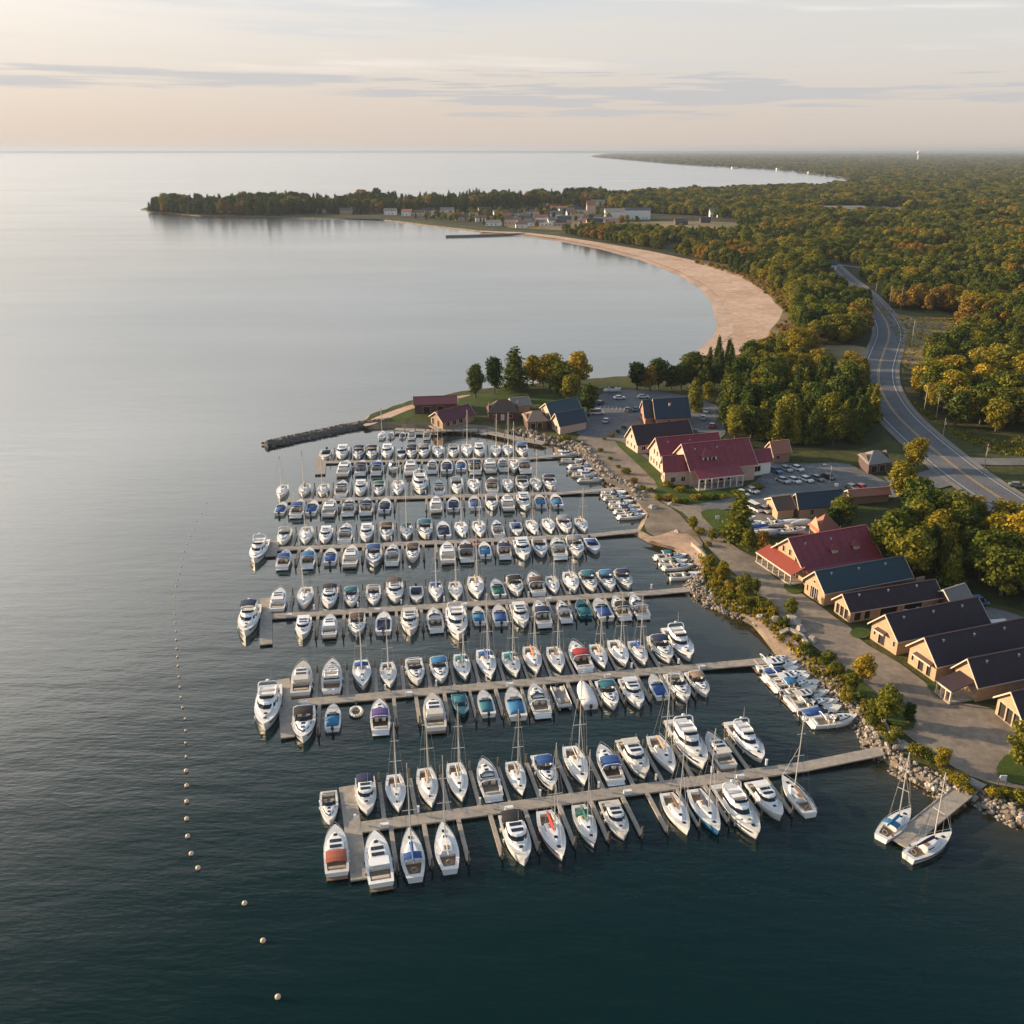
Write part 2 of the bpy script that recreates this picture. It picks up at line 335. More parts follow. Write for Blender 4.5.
psheet('lawn_island', [(699, 513), (706, 509), (724, 509), (735, 516), (750, 532), (776, 545), (790, 556), (772, 558), (748, 553), (728, 540), (712, 527)], GZ+.22, M_LAWN)
psheet('garden', [(612, 440), (622, 441), (652, 463), (668, 477), (690, 490), (760, 484), (768, 488), (720, 500), (676, 506), (650, 492), (660, 486), (640, 466)], GZ+.24, M_LAWN)
for i, q in enumerate([[(763, 563), (772, 562), (783, 572), (786, 580), (774, 578)], [(782, 585), (792, 580), (804, 586), (803, 592), (790, 594)], [(848, 632), (860, 626), (872, 630), (868, 638), (855, 638)], [(925, 683), (934, 681), (950, 695), (944, 700), (934, 694)], [(996, 766), (1008, 752), (1040, 748), (1080, 770), (1060, 790), (1015, 784), (998, 776)], [(848, 664), (870, 690), (905, 712), (916, 722), (912, 730), (895, 728), (868, 704), (846, 680)]]):
    psheet('lawn', q, GZ+.26, M_LAWN)
psheet('stony_shore', [(574, 443), (590, 441), (604, 452), (622, 466), (640, 484), (656, 500), (676, 510), (694, 530), (706, 548), (690, 548), (668, 538), (648, 535), (643, 522), (651, 515), (638, 503), (630, 492), (600, 479)], GZ+.09, M_SOIL)
psheet('shore_sand', [(640, 536), (655, 537), (680, 528), (696, 540), (706, 552), (716, 566), (706, 574), (698, 560), (680, 549), (655, 542)], GZ+.1, M_SAND)
psheet('cove_sand', [(742, 614), (760, 614), (790, 634), (805, 652), (798, 662), (782, 652), (768, 636), (757, 625)], GZ+.1, M_SAND)

# ------------------------------------------------------------------ main road
ROAD_PX = [(830, 264), (838, 272), (848, 281), (862, 292), (876, 307), (886, 322), (889, 336), (884, 352), (879, 368), (879, 384), (885, 399), (897, 416), (914, 433), (938, 454), (966, 476), (1000, 499), (1040, 524), (1100, 560)]
def catmull(pts, k=6):
    out = []
    for i in range(len(pts)-1):
        p0, p1, p2, p3 = pts[max(i-1, 0)], pts[i], pts[i+1], pts[min(i+2, len(pts)-1)]
        for j in range(k):
            t = j/k; out.append(.5*((2*p1)+(p2-p0)*t+(2*p0-5*p1+4*p2-p3)*t*t+(3*p1-p0-3*p2+p3)*t*t*t))
    out.append(pts[-1]); return out
road_c = catmull([P(x, y, GZ) for x, y in ROAD_PX], 8)
def ribbon(name, line, o0, o1, z, m):
    a, b = [], []
    for i, p in enumerate(line):
        d = (line[min(i+1, len(line)-1)]-line[max(i-1, 0)]).normalized(); n = Vector((-d.y, d.x, 0))
        q = p+n*o0; r = p+n*o1; a.append((q.x, q.y, z)); b.append((r.x, r.y, z))
    return tag(MB().loft([a, b], cap=False, closed=False).build(name, m), kind='structure')
ribbon('road_shoulder', road_c, -8.4, 8.4, GZ+.26, M_SHOULDER)
ribbon('road', road_c, -6.6, 6.6, GZ+.30, M_ROAD)
for o in (-.28, .28): ribbon('road_marking', road_c, o-.10, o+.10, GZ+.32, M_PAINTY)
for o in (-5.6, 5.6): ribbon('road_marking', road_c, o-.10, o+.10, GZ+.32, M_PAINTW)
def side_road(px, w, z=GZ+.24, m=M_LOT): ribbon('side_road', catmull([P(x, y, GZ) for x, y in px]), -w/2, w/2, z, m)
side_road([(889, 484), (915, 484), (940, 478), (962, 470)], 12, GZ+.235)
side_road([(930, 440), (955, 458), (985, 462), (1030, 462), (1100, 460)], 7, GZ+.225)
side_road([(889, 326), (905, 327), (945, 325)], 5); side_road([(880, 357), (895, 357), (912, 356)], 6, GZ+.23)
side_road([(832, 264), (860, 268), (872, 272)], 6, GZ+.22)

# ------------------------------------------------------------------ water
def d_shore(x, y):
    best = 1e9
    for i in range(60):
        ax, ay = SH2[i]; bx, by = SH2[i+1]; dx, dy = bx-ax, by-ay
        t = max(0, min(1, ((x-ax)*dx+(y-ay)*dy)/(dx*dx+dy*dy))); d = math.hypot(ax+t*dx-x, ay+t*dy-y)
        if d < best: best = d
    return best
def water():
    rad = [20*1.032**i for i in range(120)]+[1000, 1500, 2500, 5000, 12000, 30000, 70000]
    azs = [R(-60+1.0*i) for i in range(121)]+[R(a) for a in (90, 140, 180, 220, 270)]
    mb = MB(); sh = []
    for r in rad:
        for a in azs:
            x, y = r*math.sin(a), r*math.cos(a); mb.v.append((x, y, 0)); sh.append(math.exp(-d_shore(x, y)/8.0) if r < 900 else 0)
    n = len(azs)
    for k in range(len(rad)-1):
        for i in range(n):
            j = (i+1) % n; mb.f.append((k*n+i, k*n+j, (k+1)*n+j, (k+1)*n+i))
    mb.f.append(tuple(range(n)))
    m = bpy.data.materials.new('lake_water'); m.use_nodes = True; nt = m.node_tree; b = nt.nodes['Principled BSDF']; N = nt.nodes.new; Lk = nt.links.new
    b.inputs['Roughness'].default_value = .6; b.inputs['Specular IOR Level'].default_value = 0
    at = N('ShaderNodeAttribute'); at.attribute_name = 'shallow'
    tc = N('ShaderNodeTexCoord')
    def nz(sc, rotz, det, rough=.55):
        mp = N('ShaderNodeMapping'); mp.inputs['Scale'].default_value = sc; mp.inputs['Rotation'].default_value = (0, 0, rotz); Lk(tc.outputs['Object'], mp.inputs[0])
        n = N('ShaderNodeTexNoise'); n.inputs['Scale'].default_value = 1; n.inputs['Detail'].default_value = det; n.inputs['Roughness'].default_value = rough; Lk(mp.outputs[0], n.inputs[0]); return n.outputs['Fac']
    big = nz((.006, .02, 1), .3, 3)
    mix = N('ShaderNodeMix'); mix.data_type = 'RGBA'; Lk(at.outputs['Fac'], mix.inputs[0]); mix.inputs[6].default_value = (.0012, .0150, .0160, 1); mix.inputs[7].default_value = (.055, .042, .018, 1)
    Lk(mix.outputs[2], b.inputs['Base Color'])
    w1 = nz((.11, .36, 1), .12, 3, .6); w2 = nz((.035, .10, 1), .05, 2); w3 = nz((.6, 1.5, 1), .3, 2)
    a1 = N('ShaderNodeMath'); a1.operation = 'MULTIPLY_ADD'; Lk(w2, a1.inputs[0]); a1.inputs[1].default_value = 1.6; Lk(w1, a1.inputs[2])
    a2 = N('ShaderNodeMath'); a2.operation = 'MULTIPLY_ADD'; Lk(w3, a2.inputs[0]); a2.inputs[1].default_value = .22; Lk(a1.outputs[0], a2.inputs[2])
    # wind lanes: smoother and rougher patches
    mr = N('ShaderNodeMapRange'); Lk(big, mr.inputs[0]); mr.inputs[1].default_value = .35; mr.inputs[2].default_value = .65; mr.inputs[3].default_value = .075; mr.inputs[4].default_value = .155
    # inside the harbour the water lies calmer than out on the lake
    bp = N('ShaderNodeBump'); gl_ = N('ShaderNodeVectorMath'); gl_.operation = 'LENGTH'; Lk(tc.outputs['Object'], gl_.inputs[0])
    fd = N('ShaderNodeMath'); fd.operation = 'DIVIDE'; fd.use_clamp = True; fd.inputs[0].default_value = 130; Lk(gl_.outputs['Value'], fd.inputs[1])
    f2 = N('ShaderNodeMath'); f2.operation = 'POWER'; Lk(fd.outputs[0], f2.inputs[0]); f2.inputs[1].default_value = .7
    fm = N('ShaderNodeMath'); fm.operation = 'MULTIPLY'; Lk(f2.outputs[0], fm.inputs[0]); Lk(mr.outputs[0], fm.inputs[1]); Lk(fm.outputs[0], bp.inputs['Distance']); Lk(a2.outputs[0], bp.inputs['Height']); bp.inputs['Strength'].default_value = 1
    gl = N('ShaderNodeBsdfGlossy'); gr = N('ShaderNodeMapRange'); gr.inputs[1].default_value = 300; gr.inputs[2].default_value = 1600; gr.inputs[3].default_value = .09; gr.inputs[4].default_value = .17; Lk(gl_.outputs['Value'], gr.inputs[0]); Lk(gr.outputs[0], gl.inputs['Roughness']); Lk(bp.outputs[0], gl.inputs['Normal']); gl.inputs['Color'].default_value = (.97, .99, 1, 1)
    lw = N('ShaderNodeLayerWeight'); lw.inputs['Blend'].default_value = .5; Lk(bp.outputs[0], lw.inputs['Normal'])     # facing = 1 - cos(incidence): reflection grows towards grazing, as on rippled water
    pw = N('ShaderNodeMath'); pw.operation = 'POWER'; Lk(lw.outputs['Facing'], pw.inputs[0]); pw.inputs[1].default_value = 3.8
    ml = N('ShaderNodeMath'); ml.operation = 'MULTIPLY_ADD'; wl = N('ShaderNodeMapRange'); Lk(nz((.0022, .009, 1), -.25, 4, .62), wl.inputs[0]); wl.inputs[1].default_value = .32; wl.inputs[2].default_value = .68; wl.inputs[3].default_value = 1.19; wl.inputs[4].default_value = 1.34; Lk(wl.outputs[0], ml.inputs[1]); Lk(pw.outputs[0], ml.inputs[0]); ml.inputs[2].default_value = .006
    dn = N('ShaderNodeMath'); dn.operation = 'MULTIPLY_ADD'; Lk(ml.outputs[0], dn.inputs[0]); dn.inputs[1].default_value = .27; dn.inputs[2].default_value = 1
    dv = N('ShaderNodeMath'); dv.operation = 'DIVIDE'; Lk(ml.outputs[0], dv.inputs[0]); Lk(dn.outputs[0], dv.inputs[1])
    mxs = N('ShaderNodeMixShader'); Lk(dv.outputs[0], mxs.inputs[0]); Lk(b.outputs[0], mxs.inputs[1]); Lk(gl.outputs[0], mxs.inputs[2])
    Lk(mxs.outputs[0], nt.nodes['Material Output'].inputs['Surface'])
    o = mb.build('water', m, smooth=True)
    a = o.data.attributes.new('shallow', 'FLOAT', 'POINT'); a.data.foreach_set('value', sh)
    if o.data.polygons[500].normal.z < 0: o.data.flip_normals()
    tag(o, kind='structure')
water()

def far_shore():
    mb = MB(); r1, r2, r3 = [], [], []
    for i in range(121):
        px = -80+i*10.2; q = P(px, 153.0+.2*math.sin(i*.11), 0); h = 62+12*noise.noise(Vector((i*.35, 2, 1))); r1.append((q.x, q.y, -1)); r2.append((q.x, q.y+250, h)); r3.append((q.x, q.y+3500, h*.8))
    mb.loft([r1, r2, r3], cap=False, closed=False); tag(mb.build('hills', M_FLOOR), kind='structure')
far_shore()

# ------------------------------------------------------------------ haze: the air itself
def haze():
    o = MB().box((0, 0, 71.5), (160000, 160000, 147)).build('haze', None)
    m = bpy.data.materials.new('air'); m.use_nodes = True; nt = m.node_tree; nt.nodes.clear()
    out = nt.nodes.new('ShaderNodeOutputMaterial'); v = nt.nodes.new('ShaderNodeVolumePrincipled')
    v.inputs['Color'].default_value = (.50, .57, .68, 1); v.inputs['Density'].default_value = HAZE; v.inputs['Anisotropy'].default_value = .2
    nt.links.new(v.outputs[0], out.inputs['Volume']); o.data.materials.append(m); tag(o, kind='stuff')
HAZE = 5.3e-5
# ------------------------------------------------------------------ boats
M_GEL = mat('gelcoat_white', (.84, .84, .84), .35, noise_s=1.3, var=.05, coat=.2)
M_GEL2 = mat('deck_white', (.76, .76, .75), .6, noise_s=2.5, var=.08)
M_CREAM = mat('deck_cream', (.60, .55, .47), .6, noise_s=2.5, var=.1)
M_GLASS = mat('dark_glass', (.012, .016, .022), .08)
M_STEEL = mat('steel', (.50, .50, .49), .5, metal=.3)
M_ALU = mat('mast_metal', (.66, .62, .56), .5, metal=.2)
M_TEAK = mat('teak', (.26, .15, .08), .7, noise_s=4, var=.25)
M_BLACK = mat('black_rubber', (.02, .02, .022), .6)
M_SEAT = mat('cream_vinyl', (.62, .56, .47), .6)
M_DARKIN = mat('cockpit_floor', (.16, .13, .105), .8, noise_s=3, var=.3)
CLOTH = {'blue': (.025, .085, .26), 'navy': (.015, .028, .075), 'teal': (.02, .14, .18), 'black': (.018, .018, .022), 'tan': (.34, .24, .15), 'red': (.38, .035, .035), 'green': (.02, .13, .10),
         'grey': (.22, .23, .25), 'white': (.74, .72, .69), 'orange': (.50, .18, .08), 'brown': (.12, .07, .05), 'azure': (.03, .17, .34), 'purple': (.10, .07, .22), 'rust': (.34, .09, .05)}
def cloth(c): return mat('canvas_'+c, CLOTH[c], .85, noise_s=3, var=.18)

def vary(m, lo=(.90, .89, .87), hi=(1.08, 1.09, 1.10)):
    nt = m.node_tree; b_ = nt.nodes['Principled BSDF']; lk = b_.inputs['Base Color'].links; oi = nt.nodes.new('ShaderNodeObjectInfo'); mx = nt.nodes.new('ShaderNodeMix'); mx.data_type = 'RGBA'
    nt.links.new(oi.outputs['Random'], mx.inputs[0]); mx.inputs[6].default_value = (*lo, 1); mx.inputs[7].default_value = (*hi, 1); vm = nt.nodes.new('ShaderNodeVectorMath'); vm.operation = 'MULTIPLY'
    vm.inputs[0].default_value = b_.inputs['Base Color'].default_value[:3]
    if lk: nt.links.new(lk[0].from_socket, vm.inputs[0])
    nt.links.new(mx.outputs[2], vm.inputs[1]); nt.links.new(vm.outputs[0], b_.inputs['Base Color'])
vary(M_GEL); vary(M_GEL2, (.80, .78, .74), (1.1, 1.1, 1.1)); vary(M_SEAT, (.5, .45, .4), (1.2, 1.2, 1.2)); vary(M_DARKIN, (.5, .5, .5), (2.0, 1.9, 1.7))
class Hull:
    def __init__(s, L, B, fb, rise, ts=.85, p=2.4, q=.85): s.L, s.B, s.fb, s.rise, s.ts, s.p, s.q = L, B, fb, rise, ts, p, q
    def w(s, t):
        if t < .4: return s.B/2*(s.ts+(1-s.ts)*math.sin(t/.4*math.pi/2))
        return s.B/2*max(0.012, (1-((t-.4)/.6)**s.p))**s.q
    def z(s, t): return s.fb+s.rise*max(0, t-.15)**2
    def x(s, t): return -s.L/2+s.L*t
    def hull(s, m, root, flare=.86, stripe=None):
        T = [i/14 for i in range(15)]; rings = []
        for t in T:
            x, w, z = s.x(t), s.w(t), s.z(t); rk = .05*s.L*max(0, t-.6)/.4
            rings.append([(x, -w, z), (x-rk*.5, -w*.95, z*.5), (x-rk, -w*flare, .02), (x-rk, -w*.5, -.35), (x-rk, 0, -.42), (x-rk, w*.5, -.35), (x-rk, w*flare, .02), (x-rk*.5, w*.95, z*.5), (x, w, z)])
        mb = MB(); mb.loft(rings, cap=False, closed=False); mb.add(rings[0], [tuple(range(9))]); mb.add(rings[-1], [tuple(range(9))[::-1]])
        h = mb.build('hull', m, root, smooth=False)
        for pl in h.data.polygons: pl.use_smooth = True
        if stripe:
            mb = MB()
            for sg in (-1, 1):
                a, b = [], []
                for t in T[:-1]:
                    x, w, z = s.x(t), s.w(t), s.z(t); a.append((x, sg*(w*.985+.02), z*.80)); b.append((x, sg*(w*.97+.02), z*.62))
                mb.loft([a, b], cap=False, closed=False)
            mb.build('hull_stripe', stripe, root)
        mb = MB()       # rubbing strake
        for sg in (-1, 1): mb.path([(s.x(t), sg*(s.w(t)+.01), s.z(t)-.04) for t in T], .045, 4)
        mb.build('rub_rail', M_GEL2, h)
        return h
    def deck(s, m, root, t0=None, t1=None, depth=.5, side=.32, floor=None):
        """side decks, foredeck, and a cockpit well sunk between stations t0 and t1"""
        T = sorted(set([i/14 for i in range(15)]+([t0, t1] if t0 is not None else []))); mb = MB(); fl = MB()
        def q(a, b, c, d, k=mb): k.add([a, b, c, d], [(0, 1, 2, 3)])
        for a, b in zip(T, T[1:]):
            xa, xb, wa, wb, za, zb = s.x(a), s.x(b), s.w(a), s.w(b), s.z(a)-.01, s.z(b)-.01
            well = t0 is not None and a >= t0-1e-6 and b <= t1+1e-6
            if not well: q((xa, -wa, za), (xb, -wb, zb), (xb, wb, zb), (xa, wa, za)); continue
            ia, ib = wa-side, wb-side; f = s.fb-depth
            for sg in (-1, 1):
                q((xa, sg*wa, za), (xb, sg*wb, zb), (xb, sg*ib, zb), (xa, sg*ia, za)); q((xa, sg*ia, za), (xb, sg*ib, zb), (xb, sg*ib, f), (xa, sg*ia, f))
            q((xa, -ia, f), (xb, -ib, f), (xb, ib, f), (xa, ia, f), fl)
            if abs(a-t0) < 1e-6: q((xa, -ia, za), (xa, ia, za), (xa, ia, f), (xa, -ia, f))
            if abs(b-t1) < 1e-6: q((xb, -ib, zb), (xb, ib, zb), (xb, ib, f), (xb, -ib, f))
        d = mb.build('deck', m, root)
        if fl.v: fl.build('cockpit_floor', floor or M_DARKIN, root)
        return d
def plan(x0, x1, w, nose=.35, nw=.5, aft=.95):
    return [(x0, -w*aft), (x1-(x1-x0)*nose, -w), (x1-(x1-x0)*nose*.35, -w*(nw+1)/2), (x1, -w*nw*.6), (x1, w*nw*.6), (x1-(x1-x0)*nose*.35, w*(nw+1)/2), (x1-(x1-x0)*nose, w), (x0, w*aft)]
def house(name, pl, z0, h, rf, ra, ins, m, root, win=None, zf=None, part=None, crown=.06, sides=False):
    """a cabin with raked front and crowned roof, and a dark window band proud of it"""
    cx = (pl[0][0]+pl[3][0])/2; x0, x1 = pl[0][0], pl[3][0]
    def lvl(f, g=0.0):
        out = []
        for x, y in pl:
            t = (x-x0)/(x1-x0); xx = x+f*(ra*(1-t)-rf*t); yy = y-math.copysign(ins*f, y)
            gx = (g if x > (x0+x1)/2 else -g)
            out.append((xx+gx, yy+math.copysign(g, y), (zf(x)*(1-f) if zf else z0*(1-f))+(z0+h)*f))
        return out
    base = [(a, b, c-.12) for a, b, c in lvl(0)]; top = lvl(1)
    c = [sum(p[i] for p in top)/8 for i in range(3)]; t2 = [(p[0]*.85+c[0]*.15, p[1]*.8+c[1]*.2, p[2]+crown) for p in top]
    o = MB().loft([base, lvl(0), lvl(.95), top, t2]).build(name, m, root)
    if win:
        a, b = win
        if sides:
            for k in (0, 1): la, lb = lvl(a, .015), lvl(b, .015); q = (0, 1) if k == 0 else (7, 6); ca, cb = Vector(la[q[0]]), Vector(la[q[1]]); da, db = Vector(lb[q[0]]), Vector(lb[q[1]]); MB().add([ca.lerp(cb, .15), ca.lerp(cb, .95), da.lerp(db, .95), da.lerp(db, .15)], [(0, 1, 2, 3)]).build('side_window', M_GLASS, o)
            return o
        MB().loft([lvl(a, .015), lvl(b, .015)], cap=False).build('window_band', M_GLASS, part or o)
    return o
def rail(h, root, t0=.45, hgt=.55):
    mb = MB()
    T = [t0+(1-t0)*i/7 for i in range(8)]
    for sg in (-1, 1):
        pts = [(h.x(t)-.05, sg*max(h.w(t)-.08, .02), h.z(t)+hgt) for t in T]; mb.path(pts, .022, 4)
        for t in T[::2]: mb.tube((h.x(t)-.05, sg*max(h.w(t)-.08, .02), h.z(t)), (h.x(t)-.05, sg*max(h.w(t)-.08, .02), h.z(t)+hgt), .018, n=4)
    mb.build('bow_rail', M_STEEL, root)
def canopy(x0, x1, w, z, m, root, name='canopy', arch=.22, drop=0):
    mb = MB(); r1, r2 = [], []; n = 7
    for xx, dz in ((x0, -drop), (x0+(x1-x0)*.3, 0), (x1-(x1-x0)*.25, 0), (x1, -.12)):
        r1.append([(xx, -w+2*w*i/(n-1), z+dz+arch*(1-(2*i/(n-1)-1)**2)) for i in range(n)])
    up = r1; dn = [[(a, b, c-.05) for a, b, c in r] for r in r1]
    mb.loft([u+d[::-1] for u, d in zip(up, dn)]); o = mb.build(name, m, root)
    for sg in (-1, 1):
        f = MB()
        for xx in (x0+.1, x1-.15): f.tube((xx*.9+(x0+x1)*.05, sg*w*.98, z-.05-(drop if xx < (x0+x1)/2 else .1)), ((x0+x1)/2, sg*w*1.02, z-1.35), .02, n=4)
        f.build('canopy_strut', M_STEEL, o)
    return o
def cover(h, t0, t1, m, root, dome=.35, name='boat_cover', grow=.0):
    mb = MB(); rings = []; T = [t0+(t1-t0)*i/8 for i in range(9)]; n = 7
    for k, t in enumerate(T):
        e = math.sin(math.pi*min(1, max(0, k/8)))**.5 if 0 < k < 8 else 0; w = h.w(t)*.93+grow
        rings.append([(h.x(t), -w+2*w*i/(n-1), h.z(t)+.03+dome*e*(1-(2*i/(n-1)-1)**2)) for i in range(n)])
    low = [[(a, b, c-.10) for a, b, c in r] for r in rings]
    mb.loft([u+d[::-1] for u, d in zip(rings, low)]); return mb.build(name, m, root, smooth=True)
def fenders(h, root, n=3):
    for sg in (-1, 1):
        for i in range(n):
            t = .25+.22*i; MB().tube((h.x(t), sg*(h.w(t)+.1), .25), (h.x(t), sg*(h.w(t)+.1), .8), .11, n=7).build('fender', M_NAVYF if sg > 0 else M_GEL, root)
M_NAVYF = mat('fender_navy', (.02, .03, .08), .5)

def mk_yacht(c, lod, L=14.0):
    r = empty('motor_yacht'); h = Hull(L, L*.30, 1.25, 1.0, .88, 2.5, .8)
    h.hull(M_GEL, r, stripe=cloth('navy') if c in ('navy', 'none', 'black') else None); h.deck(M_GEL2, r, .09, .30, .55, .35, M_TEAK)
    MB().box((-L/2-.45, 0, .32), (1.0, L*.25, .12)).build('swim_platform', M_TEAK, r)
    s = house('cabin', plan(-L*.20, L*.24, L*.125, .45, .55), 1.2, 1.45, L*.13, 0, .22, M_GEL, r, (.42, .82), zf=lambda x: h.z((x+L/2)/L)-.05)
    f = house('foredeck_cabin', plan(L*.1, L*.38, L*.10, .7, .3), 1.35, .55, L*.06, 0, .2, M_GEL2, r)
    for i in range(2): MB().box((L*(.27+.09*i), 0, 1.93-.06*i), (.55, .55, .06)).build('hatch', M_GLASS, f)
    fb = house('flybridge', plan(-L*.24, L*.08, L*.105, .35, .6), 2.62, .55, L*.03, -.15, .10, M_GEL, r, None, crown=-.12)
    MB().box((-L*.02, 0, 2.98), (.5, L*.15, .45)).build('helm_seat', M_SEAT, fb); MB().box((-L*.15, 0, 2.95), (.6, L*.16, .4)).build('bench_seat', M_SEAT, fb)
    MB().loft([[(L*.05, -L*.085, 3.15), (L*.075, -L*.05, 3.15), (L*.075, L*.05, 3.15), (L*.05, L*.085, 3.15)], [(L*.03, -L*.085, 3.5), (L*.05, -L*.05, 3.5), (L*.05, L*.05, 3.5), (L*.03, L*.085, 3.5)]], cap=False, closed=False).build('windscreen', M_GLASS, fb)
    a = MB(); w = L*.115
    a.path([(-L*.20, -w, 2.6), (-L*.235, -w*.95, 3.9), (-L*.24, -w*.7, 4.15), (-L*.24, w*.7, 4.15), (-L*.235, w*.95, 3.9), (-L*.20, w, 2.6)], .11, 5); ar = a.build('radar_arch', M_GEL, r)
    MB().ball((-L*.24, 0, 4.4), .32, 10, 6, .6).build('radar_dome', M_GEL, ar)
    if c not in ('none',): canopy(-L*.22, -L*.02, L*.11, 4.25, cloth(c), r)
    if lod: rail(h, r); fenders(h, r); MB().tube((-L*.24, .5, 4.2), (-L*.27, .6, 6.6), .03, .012, 4).build('antenna', M_GEL, r)
    return r
def mk_cruiser(c, lod, L=9.6):
    r = empty('cabin_cruiser'); h = Hull(L, L*.335, 1.0, .75, .9, 2.5, .8)
    h.hull(M_GEL, r, stripe=cloth('navy') if c in ('black', 'navy') else (cloth('blue') if c == 'blue' else None)); h.deck(M_GEL2, r, .07, .46, .5, .34)
    MB().box((-L/2-.3, 0, .3), (.7, L*.28, .1)).build('swim_platform', M_GEL2, r)
    f = house('foredeck_cabin', plan(-.2, L*.37, L*.125, .7, .35), 1.0, .62, L*.05, 0, .22, M_GEL, r, (.35, .75), zf=lambda x: h.z((x+L/2)/L)-.05)
    for i, x in enumerate((.14, .25)): MB().box((L*x, 0, 1.69-.03*i), (.55, .55, .06)).build('hatch', M_GLASS, f)
    w = L*.125
    MB().loft([[(-.5, -w*1.08, 1.2), (.35, -w, 1.55), (.95, -w*.4, 1.6), (.95, w*.4, 1.6), (.35, w, 1.55), (-.5, w*1.08, 1.2)], [(-.75, -w*.98, 1.85), (-.15, -w*.86, 2.1), (.3, -w*.35, 2.14), (.3, w*.35, 2.14), (-.15, w*.86, 2.1), (-.75, w*.98, 1.85)]], cap=False, closed=False).build('windscreen', M_GLASS, r)
    s = MB(); s.box((-L*.40, 0, .78), (.55, L*.22, .42)); s.box((-L*.43, 0, 1.05), (.18, L*.22, .3)); s.build('stern_seat', M_SEAT, r)
    for sg in (-1, 1):
        k = MB(); k.box((-L*.12, sg*.6, .85), (.6, .6, .5)); k.box((-L*.16, sg*.6, 1.2), (.15, .6, .5)); k.build('helm_seat', M_SEAT, r)
    ww = h.w(.25)-.12
    a = MB().path([(-L*.20, -ww, 1.0), (-L*.27, -ww*.97, 2.2), (-L*.27, -ww*.6, 2.45), (-L*.27, ww*.6, 2.45), (-L*.27, ww*.97, 2.2), (-L*.20, ww, 1.0)], .09, 5).build('radar_arch', M_GEL, r)
    if c != 'none': canopy(-L*.30, L*.0, L*.14, 2.45, cloth(c), r, drop=.25)
    if lod: rail(h, r); fenders(h, r, 2)
    return r
def mk_hardtop(c, lod, L=10.5):
    r = empty('cabin_cruiser'); h = Hull(L, L*.33, 1.1, .8, .92, 2.6, .8)
    h.hull(M_GEL, r); h.deck(M_CREAM if c == 'tan' else M_GEL2, r, .06, .30, .55, .32, M_DARKIN)
    MB().box((-L/2-.3, 0, .3), (.7, L*.28, .1)).build('swim_platform', M_TEAK, r)
    s = house('cabin', plan(-L*.17, L*.22, L*.135, .4, .6), 1.0, 1.5, L*.10, 0, .18, M_GEL, r, (.45, .85), zf=lambda x: h.z((x+L/2)/L)-.05)
    for x in (.02, -.10): MB().box((L*x, 0, 2.60), (L*.06, L*.16, .07)).build('roof_hatch', M_GLASS, s)
    f = house('foredeck_cabin', plan(L*.12, L*.37, L*.10, .7, .35), 1.15, .45, L*.05, 0, .2, M_GEL2, r)
    MB().box((L*.26, 0, 1.66), (.55, .55, .06)).build('hatch', M_GLASS, f)
    MB().box((-L*.38, 0, .85), (.5, L*.22, .5)).build('stern_seat', M_SEAT, r)
    if c not in ('none', 'tan'): canopy(-L*.42, -L*.16, L*.14, 2.45, cloth(c), r, drop=.1)
    else: MB().box((-L*.24, 0, 2.55), (L*.16, L*.25, .08)).build('hard_top', M_CREAM if c == 'tan' else M_GEL, s)
    if lod: rail(h, r); fenders(h, r, 2); MB().tube((-L*.1, .4, 2.6), (-L*.14, .5, 4.6), .025, .012, 4).build('antenna', M_GEL, r)
    return r
